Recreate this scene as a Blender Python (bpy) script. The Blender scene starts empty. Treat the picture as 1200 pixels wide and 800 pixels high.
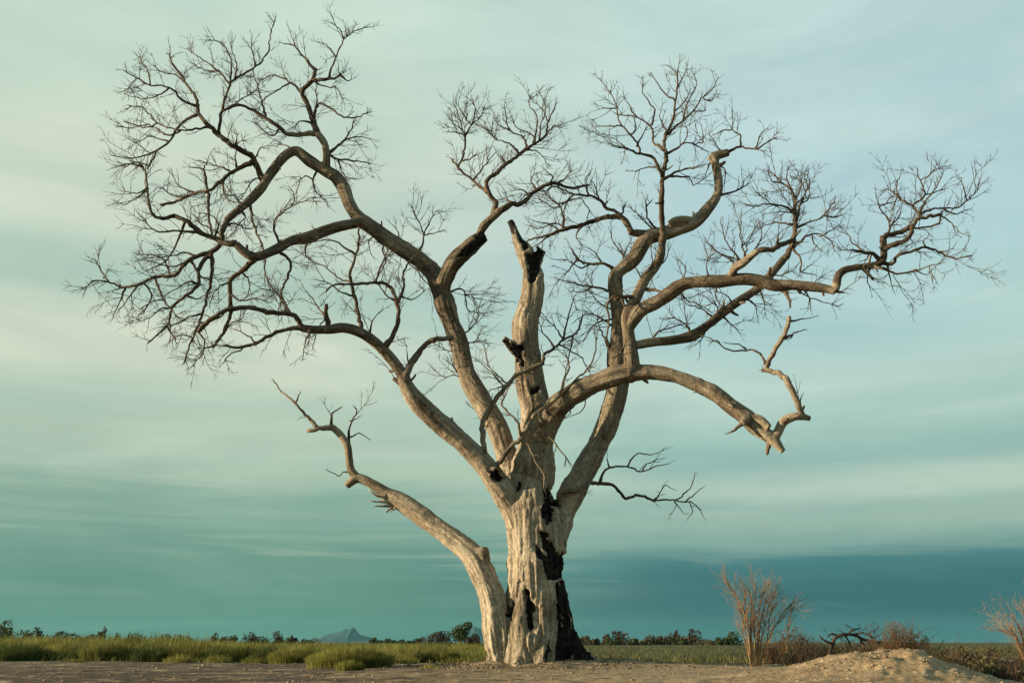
import bpy, bmesh, math, random
import numpy as np
from mathutils import Vector, Matrix

scene = bpy.context.scene
R = math.radians
random.seed(7)

# ------------------------------------------------------------------ camera
F = 1167.0                    # focal length in pixels of the 1200 x 800 photograph
TILT = math.atan(352.0 / F)   # horizon lies on row 752
CAMZ = 0.49
D = 22.0                      # metres to the dead tree
cam_data = bpy.data.cameras.new("camera")
cam = bpy.data.objects.new("camera", cam_data)
scene.collection.objects.link(cam)
cam.location = (0, 0, CAMZ)
cam.rotation_euler = (math.pi / 2 + TILT, 0, 0)
cam_data.sensor_width = 36.0
cam_data.lens = 36.0 * F / 1200.0
cam_data.clip_start = 0.05
cam_data.clip_end = 30000.0
scene.camera = cam

# ------------------------------------------------------------------ world and sun
EXPOSURE = 1.2                        # the low sun is strong against this dull sky: the picture is exposed for the ground
SUN_EL, SUN_AZ = R(10.0), R(8.0)       # low evening sun from the left, a little this side of the tree
SUN_DIR = Vector((-math.cos(SUN_AZ) * math.cos(SUN_EL), -math.sin(SUN_AZ) * math.cos(SUN_EL), math.sin(SUN_EL)))
world = bpy.data.worlds.new("World")
scene.world = world
world.use_nodes = True


def srgb(r, g, b):
    def f(c):
        c /= 255.0
        return c / 12.92 if c <= 0.04045 else ((c + 0.055) / 1.055) ** 2.4
    return (f(r), f(g), f(b), 1.0)


class NT:
    """small node-tree helper"""
    def __init__(self, tree):
        self.t = tree
        tree.nodes.clear()

    def n(self, kind, **kw):
        nd = self.t.nodes.new(kind)
        for k, v in kw.items():
            setattr(nd, k, v)
        return nd

    def link(self, a, b):
        self.t.links.new(a, b)

    def val(self, sock, v):
        if hasattr(v, "is_output"):
            self.t.links.new(v, sock)
        else:
            sock.default_value = v

    def math(self, op, a, b=None, clamp=False):
        m = self.n("ShaderNodeMath", operation=op)
        m.use_clamp = clamp
        self.val(m.inputs[0], a)
        if b is not None:
            self.val(m.inputs[1], b)
        return m.outputs[0]

    def ramp(self, fac, stops, interp="LINEAR"):
        r = self.n("ShaderNodeValToRGB")
        cr = r.color_ramp
        cr.interpolation = interp
        while len(cr.elements) < len(stops):
            cr.elements.new(0.5)
        for e, (p, c) in zip(cr.elements, stops):
            e.position = p
            e.color = c if len(c) == 4 else (*c, 1)
        self.val(r.inputs[0], fac)
        return r.outputs[0]

    def mix(self, fac, a, b, blend="MIX"):
        m = self.n("ShaderNodeMix", data_type="RGBA", blend_type=blend)
        self.val(m.inputs[0], fac)
        self.val(m.inputs[6], a)
        self.val(m.inputs[7], b)
        return m.outputs[2]

    def noise(self, vec, scale, detail=4, rough=0.55, dist=0.0):
        x = self.n("ShaderNodeTexNoise")
        if vec is not None:
            self.link(vec, x.inputs["Vector"])
        x.inputs["Scale"].default_value = scale
        x.inputs["Detail"].default_value = detail
        x.inputs["Roughness"].default_value = rough
        x.inputs["Distortion"].default_value = dist
        return x.outputs[0]

    def mapping(self, vec, scale, loc=(0, 0, 0)):
        m = self.n("ShaderNodeMapping")
        self.link(vec, m.inputs[0])
        m.inputs[3].default_value = scale
        m.inputs[1].default_value = loc
        return m.outputs[0]

    def maprange(self, v, a, b, c=0.0, d=1.0, smooth=True):
        m = self.n("ShaderNodeMapRange")
        if smooth:
            m.interpolation_type = "SMOOTHSTEP"
        self.val(m.inputs[0], v)
        m.inputs[1].default_value = a
        m.inputs[2].default_value = b
        m.inputs[3].default_value = c
        m.inputs[4].default_value = d
        return m.outputs[0]


w = NT(world.node_tree)
w_out = w.n("ShaderNodeOutputWorld")
sky = w.n("ShaderNodeTexSky", sky_type="NISHITA")
sky.sun_disc = False
sky.sun_elevation = SUN_EL
sky.sun_rotation = math.atan2(SUN_DIR.x, SUN_DIR.y)
bg_sky = w.n("ShaderNodeBackground")
bg_sky.inputs[1].default_value = 0.05
w.link(sky.outputs[0], bg_sky.inputs[0])
tc = w.n("ShaderNodeTexCoord").outputs["Generated"]
sep = w.n("ShaderNodeSeparateXYZ")
w.link(tc, sep.inputs[0])
sx, sy, sz = sep.outputs
# long, soft, nearly level cloud streaks: noise much finer in height than sideways, bent by a broader noise
warp = w.noise(w.mapping(tc, (1.6, 1.6, 5.0), (3.1, 0.4, 1.7)), 1.0, 3, 0.5)
streak = w.noise(w.mapping(tc, (2.2, 2.2, 15.0), (0.3, 5.2, 2.2)), 1.0, 3, 0.5, 0.4)
fine = w.noise(w.mapping(tc, (3.4, 3.4, 34.0), (7.3, 1.2, 0.2)), 1.0, 4, 0.55, 0.8)
lift = w.math("ADD", w.math("MULTIPLY", w.math("SUBTRACT", warp, 0.5), 0.085),
              w.math("MULTIPLY", w.math("SUBTRACT", streak, 0.5), 0.07))
# the lift fades near the horizon so that the low bank keeps its level
lift = w.math("MULTIPLY", lift, w.maprange(sz, 0.06, 0.19, 0.14, 1.0))
hgt = w.math("ADD", w.math("ADD", sz, lift), w.math("MULTIPLY", w.math("SUBTRACT", fine, 0.5), 0.032))


def skyramp(rows):
    return [(z, srgb(*c)) for z, c in rows]


left = w.ramp(hgt, skyramp([
    (0.000, (78, 126, 112)), (0.045, (96, 142, 126)), (0.078, (108, 150, 134)), (0.100, (124, 161, 145)),
    (0.126, (132, 167, 151)), (0.150, (160, 186, 168)), (0.178, (175, 196, 178)), (0.205, (174, 196, 179)),
    (0.232, (194, 208, 189)), (0.272, (206, 215, 196)), (0.300, (174, 198, 182)), (0.330, (172, 197, 182)),
    (0.372, (200, 213, 195)), (0.430, (206, 218, 199)), (0.500, (192, 212, 196)), (0.560, (192, 215, 201)), (0.75, (160, 190, 184)), (1.0, (140, 172, 172))]))
right = w.ramp(hgt, skyramp([
    (0.000, (48, 98, 102)), (0.028, (40, 91, 98)), (0.055, (50, 102, 108)), (0.074, (66, 118, 122)),
    (0.090, (124, 161, 152)), (0.108, (150, 179, 165)), (0.128, (152, 183, 170)), (0.146, (178, 201, 186)),
    (0.168, (146, 182, 174)), (0.205, (160, 193, 184)), (0.250, (182, 209, 200)), (0.300, (170, 203, 201)),
    (0.380, (172, 204, 208)), (0.440, (174, 205, 209)), (0.510, (182, 209, 209)), (0.560, (180, 208, 207)), (0.75, (148, 182, 188)), (1.0, (136, 168, 174))]))
side = w.maprange(w.math("ADD", sx, w.math("MULTIPLY", w.math("SUBTRACT", warp, 0.5), 0.5)), -0.28, 0.34)
cloud = w.mix(side, left, right)
cloud = w.mix(w.math("MULTIPLY", w.maprange(fine, 0.48, 0.75, 0.0, 0.16), w.maprange(sz, 0.06, 0.12, 0.25, 1.0)), cloud, srgb(206, 214, 196))
cloud = w.mix(w.maprange(streak, 0.48, 0.28, 0.0, 0.12), cloud, srgb(112, 166, 160))
wisp = w.noise(w.mapping(tc, (2.0, 2.0, 42.0), (2.3, 9.2, 4.2)), 1.0, 4, 0.55, 0.9)
wisp = w.math("MULTIPLY", w.maprange(wisp, 0.46, 0.70, 0.0, 0.55), w.math("MULTIPLY", w.maprange(sz, 0.02, 0.08), w.maprange(sz, 0.26, 0.16)))
cloud = w.mix(w.math("MULTIPLY", wisp, w.maprange(side, 1.0, 0.35, 0.12, 1.0)), cloud, srgb(168, 190, 168))
# broken grey and cream patches through the whole cloud sheet
mot = w.noise(w.mapping(tc, (3.2, 3.2, 11.0), (1.1, 4.4, 8.8)), 1.0, 7, 0.58, 0.7)
tint = w.ramp(mot, [(0.30, (0.91, 0.94, 0.955, 1)), (0.50, (1.02, 1.015, 1.01, 1)), (0.68, (1.14, 1.105, 1.09, 1))])
cloud = w.mix(1.0, cloud, tint, "MULTIPLY")
bg_cloud = w.n("ShaderNodeBackground")
bg_cloud.inputs[1].default_value = 1.04 * 2 ** -EXPOSURE
w.link(cloud, bg_cloud.inputs[0])
mixs = w.n("ShaderNodeMixShader")
mixs.inputs[0].default_value = 0.975
w.link(bg_sky.outputs[0], mixs.inputs[1])
w.link(bg_cloud.outputs[0], mixs.inputs[2])
w.link(mixs.outputs[0], w_out.inputs[0])

sun_data = bpy.data.lights.new("sun", "SUN")
sun_data.energy = 5.0
sun_data.angle = R(0.6)
sun_data.color = (1.0, 0.79, 0.52)
sun = bpy.data.objects.new("sun", sun_data)
scene.collection.objects.link(sun)
sun.rotation_euler = SUN_DIR.to_track_quat("Z", "Y").to_euler()

scene.view_settings.view_transform = "Standard"
scene.view_settings.look = "None"
scene.view_settings.exposure = EXPOSURE
scene.view_settings.gamma = 1.0
scene.view_settings.use_curve_mapping = False
scene.cycles.volume_bounces = 0
scene.cycles.max_bounces = 6

# ------------------------------------------------------------------ helpers
ST, CT = math.sin(TILT), math.cos(TILT)


def at(px, py, y):
    """photo pixel -> world point on the upright plane at distance y; also the depth along the lens axis"""
    xc, yc = (px - 600) / F, (400 - py) / F
    dy, dz = CT - yc * ST, ST + yc * CT
    t = y / dy
    return np.array((xc * t, y, CAMZ + dz * t)), t


def on_ground(px, py):
    """distance at which a pixel below the horizon meets level ground"""
    yc = (400 - py) / F
    dy, dz = CT - yc * ST, ST + yc * CT
    return -CAMZ / dz * dy


def project(P):
    q = P - np.array((0, 0, CAMZ))
    zc = q[:, 1] * CT + q[:, 2] * ST
    yc = -q[:, 1] * ST + q[:, 2] * CT
    return 600 + F * q[:, 0] / zc, 400 - F * yc / zc


def hash3(ix, iy, iz):
    h = (ix * 374761393 + iy * 668265263 + iz * 1274126177).astype(np.int64) & 0xFFFFFFFF
    h = ((h ^ (h >> 13)) * 1274126177) & 0xFFFFFFFF
    h = ((h ^ (h >> 16)) * 2246822519) & 0xFFFFFFFF
    return ((h ^ (h >> 15)) & 0xFFFFFF) / float(0xFFFFFF)


def vnoise(P):
    """value noise in [-1, 1] at points P (n, 3)"""
    P = np.asarray(P, dtype=np.float64)
    i = np.floor(P).astype(np.int64)
    f = P - i
    f = f * f * (3 - 2 * f)
    r = 0
    for dx in (0, 1):
        wx = f[:, 0] if dx else 1 - f[:, 0]
        for dy in (0, 1):
            wy = f[:, 1] if dy else 1 - f[:, 1]
            for dz in (0, 1):
                wz = f[:, 2] if dz else 1 - f[:, 2]
                r = r + wx * wy * wz * hash3(i[:, 0] + dx, i[:, 1] + dy, i[:, 2] + dz)
    return r * 2 - 1


def fbm(P, octaves=4, gain=0.5):
    a, s, r = 1.0, 1.0, 0
    for k in range(octaves):
        r = r + a * vnoise(np.asarray(P) * s + 17.3 * k)
        a *= gain
        s *= 2.03
    return r


COL = scene.collection


def link(name, mesh, mat=None, parent=None):
    o = bpy.data.objects.new(name, mesh)
    COL.objects.link(o)
    if mat is not None and mesh is not None:
        mesh.materials.append(mat)
    if parent is not None:
        o.parent = parent
        if parent.type == "EMPTY":
            o.matrix_parent_inverse = Matrix.Translation(-parent.location)
    return o


def tag(o, label=None, cat=None, group=None, kind=None):
    if label:
        o["label"] = label
    if cat:
        o["category"] = cat
    if group:
        o["group"] = group
    if kind:
        o["kind"] = kind
    return o


def empty(name, loc):
    o = bpy.data.objects.new(name, None)
    COL.objects.link(o)
    o.location = loc
    o.empty_display_size = 0.3
    return o


def mesh_np(name, V, faces, smooth=True):
    me = bpy.data.meshes.new(name)
    V = np.asarray(V, dtype=np.float32)
    faces = np.asarray(faces, dtype=np.int32)
    k = faces.shape[1]
    me.vertices.add(len(V))
    me.vertices.foreach_set("co", V.ravel())
    me.loops.add(faces.size)
    me.loops.foreach_set("vertex_index", faces.ravel())
    me.polygons.add(len(faces))
    me.polygons.foreach_set("loop_start", np.arange(0, faces.size, k, dtype=np.int32))
    me.polygons.foreach_set("loop_total", np.full(len(faces), k, dtype=np.int32))
    me.update(calc_edges=True)
    if smooth:
        me.polygons.foreach_set("use_smooth", np.ones(len(faces), dtype=bool))
    return me


def put_attr(me, name, kind, data):
    a = me.attributes.new(name, kind, "POINT")
    a.data.foreach_set("vector" if kind == "FLOAT_VECTOR" else "value", np.asarray(data, dtype=np.float32).ravel())


def new_mat(name):
    m = bpy.data.materials.new(name)
    m.use_nodes = True
    nt = NT(m.node_tree)
    out = nt.n("ShaderNodeOutputMaterial")
    b = nt.n("ShaderNodeBsdfPrincipled")
    nt.link(b.outputs[0], out.inputs[0])
    b.inputs["Roughness"].default_value = 0.9
    b.inputs["Specular IOR Level"].default_value = 0.2
    return m, nt, b


def bump(nt, bsdf, h, strength, dist):
    bp = nt.n("ShaderNodeBump")
    bp.inputs["Strength"].default_value = strength
    bp.inputs["Distance"].default_value = dist
    nt.link(h, bp.inputs["Height"])
    nt.link(bp.outputs[0], bsdf.inputs["Normal"])


# ------------------------------------------------------------------ materials
def wood_material():
    m, nt, b = new_mat("weathered_dead_wood")
    g = nt.n("ShaderNodeAttribute", attribute_name="grain").outputs["Vector"]
    char = nt.n("ShaderNodeAttribute", attribute_name="char").outputs["Fac"]
    thin = nt.n("ShaderNodeAttribute", attribute_name="thin").outputs["Fac"]
    pale = nt.n("ShaderNodeAttribute", attribute_name="pale").outputs["Fac"]
    n1 = nt.noise(g, 9.0, 6, 0.6, 0.4)        # long streaks
    n2 = nt.noise(g, 34.0, 5, 0.62, 0.2)      # fibre
    n3 = nt.noise(nt.mapping(g, (1, 1, 3.5)), 2.6, 5, 0.62, 0.6)   # patches of bark left on the wood
    bare = nt.ramp(n1, [(0.24, (0.058, 0.043, 0.028)), (0.40, (0.115, 0.089, 0.060)), (0.56, (0.175, 0.141, 0.098)), (0.74, (0.27, 0.226, 0.162))])
    white = nt.ramp(n1, [(0.22, (0.12, 0.094, 0.064)), (0.42, (0.265, 0.220, 0.157)), (0.68, (0.42, 0.365, 0.272))])
    dark = nt.ramp(n1, [(0.25, (0.026, 0.019, 0.013)), (0.55, (0.062, 0.046, 0.031)), (0.78, (0.13, 0.10, 0.067))])
    n4 = nt.noise(nt.mapping(g, (1, 1, 5.0)), 22.0, 5, 0.65, 0.3)    # flaking
    col = nt.mix(pale, bare, white)
    flake = nt.maprange(n4, 0.36, 0.62, 0.62, 1.12)
    fm = nt.n("ShaderNodeMix", data_type="RGBA", blend_type="MULTIPLY")
    fm.inputs[0].default_value = 1.0
    nt.link(col, fm.inputs[6])
    nt.link(flake, fm.inputs[7])
    col = fm.outputs[2]
    patch = nt.maprange(nt.math("ADD", n3, nt.math("MULTIPLY", pale, 0.17)), 0.55, 0.42)
    col = nt.mix(nt.math("MULTIPLY", patch, 0.78), col, dark)
    twig = nt.ramp(n3, [(0.32, (0.032, 0.024, 0.016)), (0.55, (0.090, 0.067, 0.045)), (0.75, (0.19, 0.148, 0.10))])
    col = nt.mix(thin, col, twig)
    fib = nt.maprange(n2, 0.30, 0.46, 0.50, 1.0)
    mul = nt.n("ShaderNodeMix", data_type="RGBA", blend_type="MULTIPLY")
    mul.inputs[0].default_value = 1.0
    nt.link(col, mul.inputs[6])
    nt.link(fib, mul.inputs[7])
    col = mul.outputs[2]
    soot = nt.ramp(n4, [(0.3, (0.004, 0.0035, 0.003)), (0.52, (0.010, 0.008, 0.007)), (0.66, (0.034, 0.029, 0.025)), (0.80, (0.09, 0.078, 0.064))])
    cm = nt.maprange(nt.math("ADD", char, nt.math("MULTIPLY", nt.math("SUBTRACT", n2, 0.5), 0.5)), 0.36, 0.6)
    col = nt.mix(cm, col, soot)
    nt.link(col, b.inputs["Base Color"])
    hsum = nt.math("ADD", nt.math("ADD", nt.math("MULTIPLY", n1, 1.0), nt.math("MULTIPLY", n2, 0.5)), nt.math("MULTIPLY", n4, 0.8))
    bump(nt, b, hsum, 0.8, 0.045)
    b.inputs["Roughness"].default_value = 0.85
    return m


def leaf_material(name, a, c, trans=0.25, scale=2.0):
    """leaf or blade colour varied through the crown"""
    m, nt, b = new_mat(name)
    pos = nt.n("ShaderNodeNewGeometry").outputs["Position"]
    n = nt.noise(pos, scale, 3, 0.6)
    rnd = nt.n("ShaderNodeAttribute", attribute_name="tone").outputs["Fac"]
    f = nt.math("ADD", nt.math("MULTIPLY", nt.maprange(n, 0.3, 0.7), 0.6), nt.math("MULTIPLY", rnd, 0.4))
    col = nt.ramp(f, [(0.1, a), (0.9, c)])
    nt.link(col, b.inputs["Base Color"])
    b.inputs["Roughness"].default_value = 0.75
    if trans > 0:
        tr = nt.n("ShaderNodeBsdfTranslucent")
        nt.link(col, tr.inputs[0])
        ms = nt.n("ShaderNodeMixShader")
        ms.inputs[0].default_value = trans
        nt.link(b.outputs[0], ms.inputs[1])
        nt.link(tr.outputs[0], ms.inputs[2])
        out = [x for x in nt.t.nodes if x.type == "OUTPUT_MATERIAL"][0]
        nt.link(ms.outputs[0], out.inputs[0])
    return m


def stick_material(name, a, c):
    m, nt, b = new_mat(name)
    pos = nt.n("ShaderNodeNewGeometry").outputs["Position"]
    n = nt.noise(nt.mapping(pos, (1, 1, 0.3)), 14.0, 4, 0.6)
    nt.link(nt.ramp(n, [(0.3, a), (0.7, c)]), b.inputs["Base Color"])
    return m


WOOD = wood_material()

# ------------------------------------------------------------------ terrain
TREE = np.array((0.55, D, 0.0))       # foot of the dead tree


def height(x, y):
    P = np.stack([x, y, np.zeros_like(x)], 1)
    r = np.hypot(x, y)
    near = np.clip(1 - r / 120.0, 0, 1)
    h = 0.035 * fbm(P * np.array((0.22, 0.55, 1)), 3) * near
    h += 0.030 * fbm(P * np.array((0.8, 2.0, 1)) + 31, 5, 0.6) * np.clip(1 - r / 45.0, 0, 1)
    h += 0.016 * fbm(P * 3.3 + 77, 3, 0.6) * np.clip(1 - r / 40.0, 0, 1)
    # rise of soil and roots round the trunk, trailing off to the right
    h += (0.13 + 0.05 * fbm(P * 2.1 + 3, 3)) * np.exp(-(((x - TREE[0]) / 1.7) ** 2 + ((y - D) / 1.5) ** 2))
    h += 0.09 * np.exp(-(((x - TREE[0] - 2.0) / 1.7) ** 2 + ((y - D - 0.2) / 0.9) ** 2))
    # spoil heap on the right
    mx, my = 4.75, 13.0
    sx_ = np.where(x < mx, 1.25, 0.78)
    e = np.exp(-(((x - mx) / sx_) ** 2) - (((y - my) / 1.7) ** 2))
    lump = fbm(P * 3.0 + 5, 5, 0.68)
    h += e * (0.335 + 0.06 * lump)
    h += 0.10 * np.exp(-(((x - 3.4) / 1.5) ** 2) - (((y - my + 0.3) / 1.5) ** 2))
    # the field behind lies slightly lower than the dirt
    h -= 0.05 * np.clip((y - 24) / 8.0, 0, 1) * np.clip(1 - r / 900.0, 0, 1)
    # undulation far away
    h -= 0.12 * np.clip((x - 6.0) / 5.0, 0, 1) * np.exp(-((y - 18) / 9.0) ** 2)
    return h


def ground_z(x, y):
    return float(height(np.array([float(x)]), np.array([float(y)]))[0])


def build_ground():
    fine = np.linspace(R(-36), R(36), 620)
    back = np.linspace(R(36), R(360 - 36), 90)[1:-1]
    ang = np.concatenate([fine, back])
    rad = np.concatenate([np.linspace(0.8, 8.0, 16)[:-1], np.geomspace(8.0, 34.0, 250)[:-1], np.geomspace(34.0, 7600.0, 110)])
    A, Rr = np.meshgrid(ang, rad)
    x, y = (Rr * np.sin(A)).ravel(), (Rr * np.cos(A)).ravel()
    z = height(x, y)
    V = np.stack([x, y, z], 1)
    na, nr = len(ang), len(rad)
    i = np.arange(nr - 1)[:, None] * na
    j = np.arange(na)[None, :]
    jn = (j + 1) % na
    a, b_, c, d = i + j, i + jn, i + na + jn, i + na + j
    Q = np.stack([a, d, c, b_], 2).reshape(-1, 4)
    hole = len(V)
    V = np.vstack([V, [[0, 0, ground_z(0, 0)]]])
    T = np.stack([np.arange(na), (np.arange(na) + 1) % na, np.full(na, hole)], 1)
    T = np.column_stack([T[:, 0], T[:, 1], T[:, 2]])
    me = bpy.data.meshes.new("ground")
    me.from_pydata(V.tolist(), [], Q.tolist() + T.tolist())
    me.polygons.foreach_set("use_smooth", np.ones(len(me.polygons), dtype=bool))
    me.update()
    m, nt, b = new_mat("dry_soil_and_field")
    pos = nt.n("ShaderNodeNewGeometry").outputs["Position"]
    s = nt.n("ShaderNodeSeparateXYZ")
    nt.link(pos, s.inputs[0])
    n_big = nt.noise(nt.mapping(pos, (0.35, 0.8, 1)), 1.0, 5, 0.6)
    n_mid = nt.noise(nt.mapping(pos, (1.3, 1.7, 1.0)), 1.8, 6, 0.68, 0.3)
    n_fin = nt.noise(pos, 16.0, 6, 0.7)
    soil = nt.ramp(n_mid, [(0.28, (0.115, 0.078, 0.046)), (0.44, (0.22, 0.155, 0.090)), (0.60, (0.305, 0.225, 0.135)), (0.76, (0.38, 0.29, 0.185))])
    fm = nt.maprange(n_fin, 0.3, 0.6, 0.55, 1.1)
    mul = nt.n("ShaderNodeMix", data_type="RGBA", blend_type="MULTIPLY")
    mul.inputs[0].default_value = 1.0
    nt.link(soil, mul.inputs[6])
    nt.link(fm, mul.inputs[7])
    soil = mul.outputs[2]
    # darker earth in uneven bands on the left, paler sand on the right
    leftness = nt.maprange(nt.math("ADD", s.outputs[0], nt.math("MULTIPLY", nt.math("SUBTRACT", n_big, 0.5), 6.0)), 1.5, -4.0)
    band = nt.noise(nt.mapping(pos, (0.5, 1.5, 1)), 1.0, 6, 0.65, 0.4)
    dirt = nt.math("ADD", nt.math("MULTIPLY", band, 0.6), nt.math("MULTIPLY", n_mid, 0.4))
    soil = nt.mix(nt.math("MULTIPLY", leftness, nt.maprange(dirt, 0.60, 0.49, 0.05, 0.95)), soil, (0.052, 0.036, 0.024, 1))
    soil = nt.mix(nt.maprange(dirt, 0.42, 0.30, 0.0, 0.6), soil, (0.07, 0.05, 0.033, 1))
    # field
    grass = nt.ramp(nt.noise(nt.mapping(pos, (0.25, 0.25, 1)), 1.2, 6, 0.7),
                    [(0.3, (0.018, 0.022, 0.008)), (0.5, (0.045, 0.052, 0.015)), (0.7, (0.095, 0.088, 0.034))])
    # where the dirt ends: nearer beyond the tree on the right than on the left
    edge = nt.math("SUBTRACT", s.outputs[1], nt.maprange(s.outputs[0], 0.0, -9.0, 23.6, 28.6))
    edge = nt.math("ADD", edge, nt.math("MULTIPLY", nt.math("SUBTRACT", n_big, 0.5), 3.0))
    edge = nt.math("ADD", edge, nt.math("MULTIPLY", nt.math("SUBTRACT", n_mid, 0.5), 2.5))
    field = nt.maprange(edge, -0.3, 0.9)
    far = nt.maprange(s.outputs[1], 250.0, 1500.0)
    grass = nt.mix(far, grass, (0.10, 0.085, 0.05, 1))
    col = nt.mix(field, soil, grass)
    nt.link(col, b.inputs["Base Color"])
    hh = nt.math("ADD", nt.math("MULTIPLY", n_mid, 1.0), nt.math("MULTIPLY", n_fin, 0.35))
    bump(nt, b, hh, 0.8, 0.06)
    b.inputs["Roughness"].default_value = 0.95
    o = link("ground", me, m)
    tag(o, "dry trampled dirt running out into a flat green field", "ground", kind="structure")
    return o


build_ground()

# ------------------------------------------------------------------ mountains, far out
def mountain(name, label, prof, dist, depth, seed):
    """a rocky hill from a skyline profile (px, py), a solid ridge with its own depth"""
    m, nt, b = new_mat(name + "_haze_tinted_rock")
    pos = nt.n("ShaderNodeNewGeometry").outputs["Position"]
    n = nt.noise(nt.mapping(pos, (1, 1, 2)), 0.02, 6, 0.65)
    nt.link(nt.ramp(n, [(0.3, (0.014, 0.038, 0.044)), (0.7, (0.026, 0.058, 0.066))]), b.inputs["Base Color"])  # teal of the distant air is put into the rock colour
    px = np.array([p[0] for p in prof], float)
    py = np.array([p[1] for p in prof], float)
    xs = np.linspace(px[0], px[-1], 70)
    ys = np.interp(xs, px, py)
    V, nd = [], 25
    for xx, yy in zip(xs, ys):
        top, _ = at(xx, yy, dist)
        for k in range(nd):
            u = k / (nd - 1) * 2 - 1
            z = top[2] * (1 - abs(u) ** 1.3)
            V.append((top[0], dist + u * depth, z - 3))
    V = np.array(V)
    V[:, 2] += 5.0 * fbm(V / 40.0 + seed, 4) * np.clip(V[:, 2] / 40.0, 0, 1)
    i = np.arange(len(xs) - 1)[:, None] * nd
    j = np.arange(nd - 1)[None, :]
    Fc = np.stack([i + j, i + nd + j, i + nd + j + 1, i + j + 1], 2).reshape(-1, 4)
    o = link(name, mesh_np(name, V, Fc), m)
    tag(o, label, "mountain", kind="structure")


mountain("mountain", "pointed blue mountain on the far horizon beyond the tall grass",
         [(370, 751), (378, 745), (383, 743), (390, 742), (398, 739), (405, 736.5), (411, 735.5), (414.5, 733), (416, 734.5), (417.5, 738.5), (424, 743), (432, 745), (440, 748), (452, 751)], 6700, 300, 3.0)
mountain("mountain", "low rounded blue mountain behind the round dark green tree",
         [(536, 751), (545, 741), (551, 735), (556, 733), (562, 735), (568, 738), (576, 737), (585, 741), (600, 747), (618, 751)], 7000, 300, 9.0)

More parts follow.
